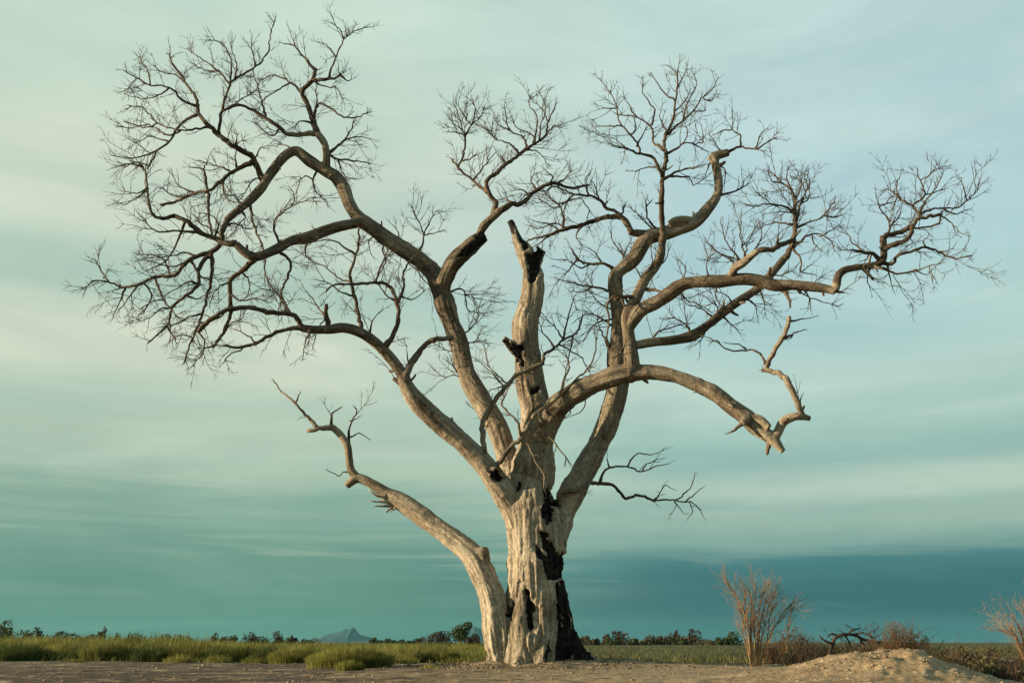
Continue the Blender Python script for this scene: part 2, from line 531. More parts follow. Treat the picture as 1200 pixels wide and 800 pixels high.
# ------------------------------------------------------------------ tube builder
class Tubes:
    """collects tapered tubes with grain coordinates for the wood material"""
    def __init__(self):
        self.V, self.F, self.G, self.T, self.Pl, self.C, self.n = [], [], [], [], [], [], 0

    def add(self, P, rad, sides, thin=1.0, pale=0.0, char=0.0, lump=0.0, off=None, rng=random):
        P = np.asarray(P, float)
        rad = np.asarray(rad, float)
        n = len(P)
        T = np.empty_like(P)
        T[1:-1] = P[2:] - P[:-2]
        T[0], T[-1] = P[1] - P[0], P[-1] - P[-2]
        T /= np.sqrt((T * T).sum(1))[:, None] + 1e-9
        d = P[1:] - P[:-1]
        s = np.concatenate([[0], np.cumsum(np.sqrt((d * d).sum(1)))])
        m = np.abs(T.mean(0))
        e = np.zeros(3)
        e[m.argmin()] = 1.0
        # a frame across the tube at every ring
        U = np.stack([T[:, 1] * e[2] - T[:, 2] * e[1], T[:, 2] * e[0] - T[:, 0] * e[2], T[:, 0] * e[1] - T[:, 1] * e[0]], 1)
        U /= np.sqrt((U * U).sum(1))[:, None] + 1e-9
        W = np.stack([T[:, 1] * U[:, 2] - T[:, 2] * U[:, 1], T[:, 2] * U[:, 0] - T[:, 0] * U[:, 2], T[:, 0] * U[:, 1] - T[:, 1] * U[:, 0]], 1)
        if off is None:
            off = rng.uniform(0, 50)
        ang = np.arange(sides) / sides * 2 * math.pi
        ca, sa = np.cos(ang), np.sin(ang)
        rr = np.broadcast_to(rad[:, None], (n, sides))
        if lump:
            rr = rr * (1 + lump * np.array([rng.uniform(-1, 1) for _ in range(n * sides)]).reshape(n, sides))
        ring_pts = P[:, None, :] + (ca[None, :, None] * U[:, None, :] + sa[None, :, None] * W[:, None, :]) * rr[:, :, None]
        self.V.append(ring_pts.reshape(-1, 3))
        self.G.append(np.stack([ca[None] * rad[:, None] + off, sa[None] * rad[:, None], np.broadcast_to((s * 0.13)[:, None], (n, sides))], 2).reshape(-1, 3))
        self.T.append(np.broadcast_to(np.repeat(np.broadcast_to(thin, n), sides), n * sides).astype(float))
        self.Pl.append(np.repeat(np.broadcast_to(pale, n), sides).astype(float))
        self.C.append(np.repeat(np.broadcast_to(char, n), sides).astype(float))
        b = self.n
        i = b + np.arange(n - 1)[:, None] * sides
        j = np.arange(sides)[None, :]
        jn = (j + 1) % sides
        self.F.append(np.stack([i + j, i + jn, i + sides + jn, i + sides + j], 2).reshape(-1, 4))
        # close both ends with a fan folded into quads (repeat of the first ring vertex is avoided by a centre vertex)
        for ring, flip in ((0, True), (n - 1, False)):
            c = b + n * sides + (0 if ring == 0 else 1)
            self.V.append(P[ring][None])
            self.G.append(np.array([[off, 0, s[ring] * 0.13]]))
            for lst, val in ((self.T, thin), (self.Pl, pale), (self.C, char)):
                lst.append(np.array([float(np.broadcast_to(val, n)[ring])]))
            r0 = b + ring * sides
            jj = np.arange(sides)
            a, d = r0 + jj, r0 + (jj + 1) % sides
            tri = np.stack([d, a, np.full(sides, c), np.full(sides, c)], 1) if flip else np.stack([a, d, np.full(sides, c), np.full(sides, c)], 1)
            self.F.append(tri)
        self.n += n * sides + 2

    def mesh(self, name):
        V = np.vstack(self.V)
        Fq = np.vstack(self.F)
        tri = Fq[:, 2] == Fq[:, 3]
        me = bpy.data.meshes.new(name)
        me.vertices.add(len(V))
        me.vertices.foreach_set("co", V.astype(np.float32).ravel())
        q, t = Fq[~tri], Fq[tri][:, :3]
        loops = np.concatenate([q.ravel(), t.ravel()]).astype(np.int32)
        me.loops.add(len(loops))
        me.loops.foreach_set("vertex_index", loops)
        tot = np.concatenate([np.full(len(q), 4), np.full(len(t), 3)]).astype(np.int32)
        me.polygons.add(len(tot))
        me.polygons.foreach_set("loop_start", np.concatenate([[0], np.cumsum(tot)[:-1]]).astype(np.int32))
        me.polygons.foreach_set("loop_total", tot)
        me.update(calc_edges=True)
        me.polygons.foreach_set("use_smooth", np.ones(len(tot), dtype=bool))
        put_attr(me, "grain", "FLOAT_VECTOR", np.vstack(self.G))
        put_attr(me, "thin", "FLOAT", np.concatenate(self.T))
        put_attr(me, "pale", "FLOAT", np.concatenate(self.Pl))
        put_attr(me, "char", "FLOAT", np.concatenate(self.C))
        return me


def spline(C, step):
    """Catmull-Rom through rows of C (any width, first three columns are metres), resampled about every step metres"""
    C = np.asarray(C, float)
    E = np.vstack([2 * C[0] - C[1], C, 2 * C[-1] - C[-2]])
    out = []
    for i in range(1, len(E) - 2):
        p0, p1, p2, p3 = E[i - 1], E[i], E[i + 1], E[i + 2]
        L = np.linalg.norm(p2[:3] - p1[:3])
        m = max(2, int(math.ceil(L / step)))
        t = (np.arange(m) / m)[:, None]
        out.append(0.5 * (2 * p1 + (p2 - p0) * t + (2 * p0 - 5 * p1 + 4 * p2 - p3) * t ** 2 + (3 * p1 - p0 - 3 * p2 + p3) * t ** 3))
    out.append(E[-2][None])
    return np.vstack(out)


# ------------------------------------------------------------------ the dead tree: traced limbs
# thick wood: px, py, half-width in px, metres behind the tree's plane
THICK = [
 ("trunk", """628 796 37 0  629 760 36 0  629 720 34 0  629 680 33 0  628 640 32 0  624 605 33 0  618 578 30 0"""),
 ("trunk", "603 794 11 -.42  604 762 11 -.42  603 735 9 -.40  605 705 7 -.30  608 680 5 -.25"),
 ("trunk", "613 796 10 -.56  612 765 10 -.54  612 730 9 -.50  614 695 7 -.46  614 660 6 -.38"),
 ("trunk", "632 797 11 -.60  634 768 10 -.57  636 735 9 -.52  637 700 8 -.46  634 660 6 -.38"),
 ("trunk", "646 795 9 -.55  647 768 9 -.52  649 738 8 -.46  650 705 7 -.38"),
 ("trunk", "712 794 5 -.40  694 784 9 -.34  680 771 12 -.26  669 751 13 -.18  661 728 12 -.14  656 700 11 -.10  653 670 10 -.1"),
 ("trunk", "598 803 6 -1.0  604 793 9 -.8  608 778 9 -.62  611 755 8 -.52"),
 ("trunk", "640 806 6 -1.15  638 795 9 -.92  636 780 9 -.7  636 758 8 -.56"),
 ("trunk", "560 795 6 -.3  574 787 9 -.28  582 772 11 -.26  584 750 10 -.25"),
 ("trunk", "742 793 4 -.2  716 786 7 -.2  692 777 10 -.2  676 762 11 -.16"),
 ("trunk", "650 790 16 .45  648 750 14 .35  644 700 10 .25  640 650 9 .1"),
 ("trunk", "610 790 18 .42  612 750 15 .35  614 700 11 .28  616 650 9 .1"),
 ("trunk", "690 788 6 .5  670 772 10 .42  656 750 11 .35  650 720 9 .25"),
 ("limb_low_left", """590 797 15 -.22  586 764 15.5 -.24  582 735 15 -.25  580 712 14 -.22  574 692 14 -.12  564 669 13.5 .03  551 648 12.5 .18
   535 635 12 .33  520 624 11.5 .45  493 604 11 .65  471 588 10 .8  454 579 8 .88  438 568 6.5 .95  421 560 6 1.0  412 564 5 1.0  406 570 4 1.0"""),
 ("limb_low_left", "566 672 10 .02  566 655 9 .02  565 641 7 .02"),
 ("limb_low_left", "421 560 4.5 1  414 554 5 1  411 549 4.6 1  409 535 4.6 1.02  407 522 4.4 1.05  399 509 4.2 1.05  389 500 4 1.05"),
 ("limb_center", """618 590 26 0  625 550 24 0  628 520 21 0  628 495 17 0  626 474 16 0  621 450 16 0  619 425 16 0  616 400 15.5 0  616 376 15 0  621 360 13.5 0
   624 345 13 0  624.5 325 12.5 0  622 308 12 0  614 294 9.5 -.02  607 280 7 -.03  602 268 5.5 -.04  597 258 4.5 -.05"""),
 ("limb_center", "625 312 9 -.05  631 298 8.5 -.08  636 290 7 -.1"),
 ("limb_center", "613 418 8 -.15  604 409 8 -.28  596 402 6 -.35  589 396 4 -.4"),
 ("limb_arm", """632 512 16 -.1  642 492 15 -.3  655 474 14 -.55  671 462 13 -.75  690 452 11.5 -.95  706 446 11 -1.05  724 440 11 -1.15  743 437.5 10 -1.2
   758 436 9 -1.25  772 437 8.5 -1.3  798 443 8.7 -1.4  823 453 9 -1.45  840 462 9 -1.5  858 477 9 -1.55  874 488 9.5 -1.6  884 499 9 -1.6  897 508.5 8 -1.65  908 517 6.5 -1.7  914 524 4.5 -1.7  918 529 3.5 -1.7"""),
 ("limb_arm", "908 514 5 -1.7  913 503 5.5 -1.72  918 494 5.6 -1.75  930 488 5 -1.8  942 488.5 4.4 -1.8  950 490.5 3.6 -1.8"),
 ("limb_arm", "881 490 6 -1.65  892 493 5.5 -1.75  902 501 4.2 -1.82"),
 ("limb_arm", "876 491 6 -1.7  869 496 4.5 -1.8"),
 ("limb_front", """737 440 10 -1.2  740.5 428 9.5 -1.25  738.5 409 8.5 -1.3  736 387 7.5 -1.35  735.5 368 7 -1.4  742 356 6.2 -1.4  749 341 5.6 -1.4  756 327 5.4 -1.38
   767 313 5.2 -1.35  774 300 4.8 -1.32  776 282 4.2 -1.3"""),
 ("limb_reach", """737 382 7 -1.38  743 373 7.5 -1.45  754 361 8 -1.55  771 353 8.2 -1.65  787 342 8 -1.75  801 333 7.5 -1.85  823 330 7.2 -1.95  845 330 7 -2.05  867 327.5 7 -2.15
   889 329 7 -2.2  908 334.5 6.5 -2.25  927 334 6 -2.3  950 336 5.5 -2.35  968 338.5 5.3 -2.4  979 341.5 4.8 -2.45"""),
 ("limb_reach", "978 341 4.6 -2.45  980.5 333 4.7 -2.45  982 324 4.3 -2.45  989 316.5 4.2 -2.4  1006 313 4.2 -2.35  1026 310 4.2 -2.3  1035 304 4.2 -2.3  1035.5 291 4.1 -2.3  1035 281 4 -2.3"),
 ("limb_reach", "855 328 4 -2.1  857 321 4.2 -2.2  862 313 5 -2.3  870 308.5 5 -2.4  881 299.5 4.3 -2.5  889 293.5 4.1 -2.55"),
 ("limb_slant", "738 406 6 -1.3  748 404 5.2 -1.15  763 401 5.6 -1.0  790 398.5 6 -.9  812 393 6 -.8  828 382 5.6 -.75  845 368.5 5.2 -.7  867 352 5 -.65  889 337 4.7 -.6  908 316 4.5 -.55  918 304 4.2 -.5"),
 ("limb_back", """648 650 13 .1  654 618 14 .15  666 585 14.5 .3  690 541 13.5 .6  708 506 12.6 .8  720 472 12.2 .95  724 446 12 1.05  723 422 11.5 1.1  725 400 9.8 1.15  725 380 9 1.2
   724 358 8.4 1.2  721 336 8.2 1.2  722 322 8 1.15  731 313 8.4 1.1  743 303 8.6 1.1  752 288 8.6 1.1  760 278 8.4 1.1  774 274.5 8.2 1.1  790 270 8.2 1.05  806 264 8 1.0  820 255.5 7.2 1.0
   831 243 6.2 .95  838.5 233 5.6 .9  842.5 221 5.2 .9  841.5 207 5 .9  838.5 192 5.2 .9  837 184 5.4 .9  845 181 4.6 .88  854 178.5 4 .85"""),
 ("limb_back", "838 187 5 .9  832 182 5 .9"),
 ("limb_back", "784 263 4 .9  790 259 4.6 .85  799 257 4.6 .85  808 257 3.8 .9"),
 ("limb_back", "757 274 5 1.1  748 273 4.6 1.05  740 273 4.2 1.0"),
 ("limb_mid_left", """616 625 16 .05  608 600 17 .1  601 575 16 .15  597 545 13 .3  583 502 12.6 .45  565 470 12 .55  547 438 11 .65  538 402 10.6 .7  527 374 10.4 .75  520 350 11 .8  514 332 11.5 .85  508 320 11 .9  493 305 10 1.0
   476 293.5 9.6 1.05  454 280 9 1.1  436 267 8.2 1.15  421 256 8 1.2  410 241 7.3 1.2  403 222 7 1.25  394 208 7 1.25  377 198 6.6 1.25  361 187.5 6.2 1.2  348 177.5 6.2 1.2  338 180 5.7 1.15
   327.5 189.5 5.6 1.1  316.5 204.5 5.6 1.05  306 221 5.6 1.0  293 235 5.2 .95  281 245 4.7 .9  267 256.5 4.2 .85"""),
 ("limb_mid_left", "425 259 6 1.15  414 262 6.2 1.0  399 265 6.5 .85  380 271 6.5 .7  361 278.5 6.2 .55  341 282.5 6 .4  325 291.5 5.6 .25  301 301 5 .1  287 296 4.7 0  276 285.5 4.2 -.1"),
 ("limb_mid_left", "519 340 9 .8  521 330 9 .7  527 315 8.8 .6  537 301.5 9 .5  548 292 9 .4  560 281.5 8.4 .35  570 276 6.8 .3"),
 ("limb_mid_left", "562 277 5.5 .33  567 265 5.5 .3  577 255 4.7 .25  587 246 4.2 .2"),
 ("limb_mid_left", "382 197 5 1.22  382.5 183 4.7 1.1  380 168 4.6 1.0  371.5 155.5 4.1 .95"),
 ("limb_left", """614 640 14 -.1  608 612 16 -.15  600 592 16 -.22  590 576 14 -.35  580 562 12.5 -.42  570 547 11.8 -.5  550 526 11.2 -.55  528 506 11 -.65  504 486 11 -.75  487 469.5 10.2 -.8  477 454 8.5 -.85  470.5 438 6.8 -.9
   460 422 6.2 -.95  443 404 6.1 -1.05  424 390.5 6 -1.15  404 384 5.8 -1.25  385 386 5 -1.35  364 386 4.5 -1.4  351 383 4 -1.45"""),
 ("limb_left", "574 552 8 -.55  581 556 8.5 -.72"),
 ("limb_left", "474 449 5 -.9  476 438 4.8 -.95  484 421 4.2 -.9"),
]
# limbs in the thick list that run on as thin wood come below; thin wood: limb, r0, r1, points (the first point is tied to the nearest wood of its limb)
THIN = [
 ("limb_low_left", 3.6, 2.4, "391 501 374 502.5 360 505"), ("limb_low_left", 2.4, .9, "372 501 358 486 345.4 472 330 458.5 320 445"),
 ("limb_low_left", 2, .8, "387.5 497 389 485 399 477"), ("limb_low_left", 2, .8, "409 520 409 502.5 418 482 416 477"), ("limb_low_left", 1.3, .6, "346 472 351.5 459"),
 ("limb_low_left", 1.2, .5, "411 512 414 511 421 507 433 515"), ("limb_low_left", 1.2, .5, "412 553 402 552 399 558 392 555 384 551"), ("limb_low_left", 1, .5, "410 493 416 491 421 489"),
 ("limb_left", 3, 1.5, "355 384 340 385 327.5 388 311 396 300 402 278 407 262 404"), ("limb_left", 1.6, .8, "301 401 285 408 268 416 262 425"), ("limb_left", 1.3, .6, "300 403 290 393 275 386"),
 ("limb_left", 3.4, 2.7, "354 385 352 380 348 372 336 367 316.5 367 305 363 286 360 270 363 258 367 245 375 233 388"),
 ("limb_left", 3.6, 1.2, "453 407 462 390.5 466.5 371 465 355 458 337 443 331 421 333 393.5 333 380 341"),
 ("limb_left", 2.3, 1.0, "466 354 473 338 472 322 479 307 486 299"), ("limb_left", 2.7, 1.3, "427 386 421 371 417 352 413 335.5 410 322 417 300 421 278 420 268"),
 ("limb_left", 1.4, .6, "416 298 393.5 283 377 282 362 287"), ("limb_left", 3.4, 2.4, "385 383 382.5 369 382.5 356"), ("limb_left", 1.4, .6, "433 391 437.5 374 448.5 363"),
 ("limb_left", 3.9, 3.0, "482 425 498 403.5 512 397.5 530 397"), ("limb_left", 1.2, .5, "479 432 477 412 475 403"), ("limb_left", 3.4, 2.4, "473 452 466 447 461 444"),
 ("limb_left", 1.5, .6, "463 352 452 345 444 335 436 322"), ("limb_left", 1.4, .6, "440 331 445 315 452 298 456 288"), ("limb_left", 1.4, .6, "412 331 395 325 380 312 362 308"),
 ("limb_left", 1.4, .6, "410 349 400 342 385 332 370 328"), ("limb_left", 1.3, .6, "470 347 485 350 500 340"), ("limb_left", 1.4, .6, "384 372 374 362 366 350 358 340"),
 ("limb_left", 1.3, .6, "366 385 360 395 356 408 355 420"), ("limb_left", 1.2, .6, "384 369 377 380 370 392 366 408"), ("limb_left", 1.4, .6, "340 366 330 350 318 340 308 338"),
 # small stems rising from the knot hole and crossing in front of the centre stem
 ("limb_left", 4.2, 2.5, "570 546 567.5 525 565 498 574 477.5 585 462.5 596 450 605 439 625 431 636 426", -.62, -.42),
 ("limb_left", 2.4, 1, "636 426 637.5 415 650 407.5 660 397.5 675 390 682.5 372.5"), ("limb_left", 1.4, .6, "660 397 665 375 670 357 672 348"), ("limb_left", 1.3, .6, "650 407 641 395 635 387 632 378"),
 ("limb_left", 1.3, .6, "655 404 668 410 682 420 690 436"), ("limb_left", 1.2, .5, "596 450 580 455 569 459 560 452"), ("limb_left", 1.2, .5, "594 447 580 437 570 424 568 402"),
 ("limb_left", 1.1, .5, "590 452 576 436 566 427 555 418"), ("limb_left", 1.3, .5, "660 397 652 385 640 372 634 366"), ("limb_left", 1.2, .5, "672 391 668 412 664 430 660 452"),
 ("limb_left", 3.2, 2.2, "584 550 586 541 595 527.5 610 515 616 502.5 630 482.5 647.5 471 657.5 462.5", -.62, -.95), ("limb_left", 1.9, .9, "657 463 660 447.5 667.5 430 664 414"), ("limb_left", 1.8, .8, "658 462 672.5 447.5 690 430 697 415 699 395"),
 ("limb_left", 2.1, 1.0, "611 512 605 492.5 590 477.5 590 467 596 455"), ("limb_left", 1.7, 1, "610 516 620 522 627 540 637 555 638 570", -.75, -.72), ("limb_left", 1.9, .8, "619 503 630 501 642.5 510 655 525 667.5 540", -.76, -.8), ("limb_left", 1.8, 1.0, "630 482 636 497"),
 ("limb_mid_left", 1.5, .7, "583 500 571 478 566 462 560 447"), ("limb_mid_left", 1.2, .5, "545 420 530 412 518 408 505 400"), ("limb_mid_left", 1.2, .5, "552 446 535 440 520 441 508 433"),
 ("limb_mid_left", 1.4, .6, "556 454 545 447 532 430 528 418"), ("limb_mid_left", 1.4, .6, "530 341 540 338 545 344 546 356 549 364 558 366 567 369"), ("limb_mid_left", 1, .5, "546 345 560 345 575 344"),
 ("limb_mid_left", 1.2, .5, "540 392 552 384 560 370 563 352"), ("limb_mid_left", 1.2, .5, "541 400 550 402 560 396 564 385"),
 # crown of the middle left limb, upper fork
 ("limb_mid_left", 4.1, 2.6, "267 256 260.5 269 259 283 250.5 294 231 300 217.5 308"), ("limb_mid_left", 2.8, 1.7, "219 307 204 322 182 324.5 162.5 334 140.5 337"), ("limb_mid_left", 1.7, .7, "142 337 127 330 107.5 330 100 340"),
 ("limb_mid_left", 4, 2.8, "309 212 305 206 297 186 286 177.5 272.5 171 256 157.5 242 145"), ("limb_mid_left", 2.7, 1, "242 145 232.6 133 230 116 217.5 97 201 72 199 62"),
 ("limb_mid_left", 2.2, 1, "232 134 217.5 141 206.5 152 198 166 184.5 177 173.5 196"), ("limb_mid_left", 2, .8, "231 125 212 116 198 102.5 176 100 160 91.5 144.6 82"),
 ("limb_mid_left", 1.7, .7, "243 149 212 153 184.5 144 168 127 150 124"), ("limb_mid_left", 1.4, .6, "212 153 195 158 175 146 155 150 140 148"), ("limb_mid_left", 1.3, .6, "184 144 170 150 150 143"),
 ("limb_mid_left", 2.3, .7, "257 157 259 135.5 267 105 275 93 300 78 314 61 316.5 42 322 23"), ("limb_mid_left", 1.5, .6, "270 100 256 83 237 69.5 220 58.5"), ("limb_mid_left", 1.4, .6, "270 97 270 69.5 259 50 243 47"),
 ("limb_mid_left", 1.4, .6, "261 131 283.5 116 300 105 305 92"), ("limb_mid_left", 1.2, .5, "275 93 278 75 272 58 273 48"), ("limb_mid_left", 1.2, .5, "300 78 296 62 288 48"), ("limb_mid_left", 1.2, .5, "256 84 240 82 225 75"),
 ("limb_mid_left", 1.3, .6, "217 97 205 88 190 85 180 76"), ("limb_mid_left", 1.2, .5, "176 100 174 85 165 70 162 66"), ("limb_mid_left", 1.2, .5, "198 103 185 112 170 116 150 112"), ("limb_mid_left", 1.1, .5, "160 92 150 104 140 108"),
 ("limb_mid_left", 1.3, .6, "198 166 188 163 176 160 160 168"), ("limb_mid_left", 1.3, .6, "184 177 170 182 152 186 130 182"), ("limb_mid_left", 1.1, .5, "173 194 160 190 145 196"),
 ("limb_mid_left", 3.9, 2.5, "371.5 156 366 138 359 119 353.6 109 366 94 370 80.5"), ("limb_mid_left", 2.2, .8, "369 82 358 69.5 345 54 333 51.6"), ("limb_mid_left", 2.4, 1.5, "365 94 391 92 399 86"), ("limb_mid_left", 1.7, .6, "384 92 388 83 393.5 67 403 47.5 415.5 36.5 429 32"),
 ("limb_mid_left", 3.6, 1.5, "371 155 358 157.5 338.5 157.5 327.5 149 311 138 292 127 278 123 261.5 130"), ("limb_mid_left", 1.5, .6, "311 138 304 108 297 86 300 75"), ("limb_mid_left", 1.8, .8, "355 111 341 98 322 108 308 119"), ("limb_mid_left", 1.4, .6, "341 98 333 92 318 88 305 95"),
 ("limb_mid_left", 1.3, .6, "328 150 318 160 308 152 298 144"), ("limb_mid_left", 2, .8, "366 138 373 122 382.5 124.5 399 135.5 415.5 138 432 131.5"), ("limb_mid_left", 1.6, .7, "368 145 371 122 370 105"), ("limb_mid_left", 1.5, .6, "368 145 352 142 342 152"),
 ("limb_mid_left", 2.3, .8, "382 181 396 171 407 160 415.5 141"), ("limb_mid_left", 1.8, .7, "384 180 396 186 415.5 188 435 192"), ("limb_mid_left", 1.3, .6, "396 187 404.5 207 409 212"), ("limb_mid_left", 1.2, .5, "403 165 420 160 436 163"),
 ("limb_mid_left", 1.4, .5, "366 92 375 100 395 105 403 117"), ("limb_mid_left", 1.3, .5, "399 88 408 95 412 89"), ("limb_mid_left", 1.2, .5, "403 47 398 35 390 28"), ("limb_mid_left", 1.2, .5, "393 67 385 55 378 50"),
 ("limb_mid_left", 1.6, .7, "370 200 367 212.5 371.5 226 382.5 235"), ("limb_mid_left", 1.1, .5, "366 210 358 206 349 214"), ("limb_mid_left", 1.3, .6, "345 173 335 170 327 170"),
 ("limb_mid_left", 2.8, 1.6, "297 189 272.5 201.5 256 215 245 223.5 228.5 226 204 237 188 240"), ("limb_mid_left", 2, 1, "243 226 238 199 223 196"), ("limb_mid_left", 2.2, 1.6, "244 226 245 253 248 274"), ("limb_mid_left", 1.3, .6, "238 199 243 190"),
 ("limb_mid_left", 1.4, .6, "262 211 262 225 270 236 285 238"), ("limb_mid_left", 1.3, .6, "306 208 296 212 287 225 280 235"), ("limb_mid_left", 1.3, .6, "276 172 278 160"), ("limb_mid_left", 1.2, .6, "298 186 306 172"), ("limb_mid_left", 1.3, .6, "278 199 276 185 278 155"),
 ("limb_mid_left", 1.4, .6, "272 202 258 196 240 190 228 188"), ("limb_mid_left", 1.3, .6, "228 226 210 218 202 205"), ("limb_mid_left", 1.3, .6, "215 232 200 228 190 220"),
 # lower fork
 ("limb_mid_left", 4, 2.8, "276 285.5 262 285 250.5 279 234 272 217.5 258.5 204 253"), ("limb_mid_left", 2.8, 1, "205 253 187 256 176 245 173.5 228 172 212 168 196 158 190"),
 ("limb_mid_left", 1.5, .6, "173 223 160 232 146 240"), ("limb_mid_left", 1.3, .6, "173 220 160 226 143 224"), ("limb_mid_left", 1.4, .6, "168 197 152 192 130 198"),
 ("limb_mid_left", 3.6, 2.0, "300 302 283.5 317.6 271 327 270 344 270 368.5 261.5 390.5 249 407"), ("limb_mid_left", 3.1, 1, "247 296 234 313.5 232.6 333 217.5 346.5 202 360 195.5 382 173.5 401.5"), ("limb_mid_left", 2.6, 1, "248 296 248 324.5 242 349 237 368.5 226 396 215 426"),
 ("limb_mid_left", 1.8, 1.2, "226 306 234 322 247 328"), ("limb_mid_left", 2, .7, "235 272 212 271 198 271 182 271 165 253"), ("limb_mid_left", 2, .7, "214 262 206.5 286 195.5 305 171 317.6"), ("limb_mid_left", 1.5, .6, "148 336 138 357.5 132 372"),
 ("limb_mid_left", 1.4, .6, "162 334 150 350 138 366"), ("limb_mid_left", 1.4, .6, "128 331 118 316 111.6 304"), ("limb_mid_left", 1.6, .7, "182 325 190 349 201 363 208 372"), ("limb_mid_left", 1.5, .6, "168 331 178 345 172 360 160 372"),
 ("limb_mid_left", 1.4, .6, "195 349 180 352 165 362"), ("limb_mid_left", 1.5, .6, "218 346 230 350 248 342"), ("limb_mid_left", 2, 1, "292 236 296 258 300 272 309.6 294 311 322 322 341"), ("limb_mid_left", 1.9, .7, "327 289 326 280 320.6 261 341 242 369 231"),
 ("limb_mid_left", 2.1, 1.3, "327 293 341 308 338.5 322 330 341 336 366"), ("limb_mid_left", 1.3, .6, "341 242 345 230 340 220"), ("limb_mid_left", 1.4, .6, "322 341 330 350 326 365"), ("limb_mid_left", 1.7, .7, "270 345 282 352 300 350 316 355"),
 ("limb_mid_left", 1.6, .7, "270 360 256 372 240 380 222 396"), ("limb_mid_left", 1.5, .6, "261 391 270 380 285 372"), ("limb_mid_left", 1.6, .6, "237 368 220 372 205 380 185 384"), ("limb_mid_left", 1.4, .6, "226 396 212 392 198 400"),
 ("limb_mid_left", 1.5, .6, "230 385 240 400 236 415 226 428"), ("limb_mid_left", 1.4, .6, "250 405 240 408 228 420"), ("limb_mid_left", 1.4, .6, "202 360 188 362 176 372 160 378"), ("limb_mid_left", 1.4, .6, "196 382 204 395 206 402"),
 ("limb_mid_left", 1.6, .7, "232 333 222 330 208 338 195 345"), ("limb_mid_left", 1.5, .6, "281 245 288 255 280 262 272 275"), ("limb_mid_left", 1.7, .7, "262 265 275 262 290 268 300 265"), ("limb_mid_left", 1.5, .6, "252 278 256 262 246 252 232 250"),
 ("limb_mid_left", 1.5, .6, "231 300 215 296 200 300 185 298"), ("limb_mid_left", 1.5, .6, "217 308 205 312 188 310 172 304"), ("limb_mid_left", 1.4, .6, "200 325 196 312 186 300 160 297"), ("limb_mid_left", 1.4, .6, "260 275 248 268 236 262 228 252"),
 ("limb_mid_left", 1.6, .6, "293 235 284 240 276 230 262 228"), ("limb_mid_left", 1.4, .6, "271 330 258 335 250 345 246 358"), ("limb_mid_left", 1.4, .6, "283 318 292 330 290 345"), ("limb_mid_left", 1.4, .6, "361 283 358 296 364 305"),
 # twigs on the middle left limb itself
 ("limb_mid_left", 1.7, .6, "491 300 496.6 275 487 253 482 242"), ("limb_mid_left", 1.3, .5, "497 275 509 250 512 246"), ("limb_mid_left", 1.2, .5, "496 276 510 273 520 270"), ("limb_mid_left", 1.2, .5, "470 285 466 272 458 262"),
 ("limb_mid_left", 1.4, .6, "455 283 448 292 452 305 446 318 440 330"), ("limb_mid_left", 1.3, .6, "470 293 476 305 490 318"), ("limb_mid_left", 1.3, .6, "485 305 492 322 505 336"), ("limb_mid_left", 1.2, .5, "440 272 432 285 436 300"),
 # the forked crown above the centre stem
 ("limb_mid_left", 4, 1.6, "586 247 600 239 610 239 620 230 627.5 224 642.5 216 652.5 215 670 220 690 217"), ("limb_mid_left", 3.5, 2.1, "577.5 254 580.5 240 579 235 572.5 225 570 212.5 582.5 202.5 592.5 192.5 607.5 182.5 617.5 174"),
 ("limb_mid_left", 2.1, .8, "617 174 627.5 167.5 640 157.5 642.5 142.5 650 125"), ("limb_mid_left", 2.3, 1.6, "572 226 555 212.5 537.5 197.5 530 187"), ("limb_mid_left", 1.9, .7, "537 196 544 177.5 545 160 552.5 147.5 562.5 137.5 567.5 127.5"),
 ("limb_mid_left", 1.3, .5, "545 161 539 140 532.5 122.5"), ("limb_mid_left", 1.3, .5, "553 147 543 134 535 121"), ("limb_mid_left", 1.2, .5, "553 147 557 130 554 118"), ("limb_mid_left", 1.1, .5, "541 152 530 143 524 136"), ("limb_mid_left", 1.1, .5, "543 158 533 155 524 154"),
 ("limb_mid_left", 1.4, .6, "555 210 567.5 195 580 179"), ("limb_mid_left", 1.3, .7, "540 189 550 187 557 181"), ("limb_mid_left", 2, 1, "593 192 586 182.5"), ("limb_mid_left", 1.6, .6, "617 173 612.5 160 597.5 152.5 592.5 132.5 590 126"),
 ("limb_mid_left", 1.5, .6, "608 181 600 170 582.5 164 572.5 155 570 150"), ("limb_mid_left", 1.5, .6, "626 168 630 140 620 122.5 622 112"), ("limb_mid_left", 1.4, .6, "625 168 625 159 605 149 602 140"), ("limb_mid_left", 1.3, .5, "640 157 648 148 657 150"),
 ("limb_mid_left", 1.2, .5, "632 163 634 145 640 128 634 112"), ("limb_mid_left", 1.2, .5, "598 152 586 148 580 140"), ("limb_mid_left", 1.2, .5, "582 164 576 156 578 142"), ("limb_mid_left", 1.2, .5, "617 176 630 177 640 190"), ("limb_mid_left", 1.2, .5, "642 142 636 130 628 120"),
 ("limb_mid_left", 1.3, .5, "621 229 610 222 600 224"), ("limb_mid_left", 1.4, .6, "628 223 622 210 628 203"), ("limb_mid_left", 1.4, .6, "642 216 648 208 640 200"), ("limb_mid_left", 1.3, .6, "606 240 590 232 584 227"), ("limb_mid_left", 1.4, .6, "652 215 664 208 670 197"),
 # right arm's tip
 ("limb_arm", 3.9, 4, "941 488 935 472.5 928 457 919 441"), ("limb_arm", 4.3, 2.6, "920 443 914 437 908 436 897 434 892 434"), ("limb_arm", 3.3, 2.8, "898 434 899 426 902 420 910 407 917 396 922.6 382.5 925 371"),
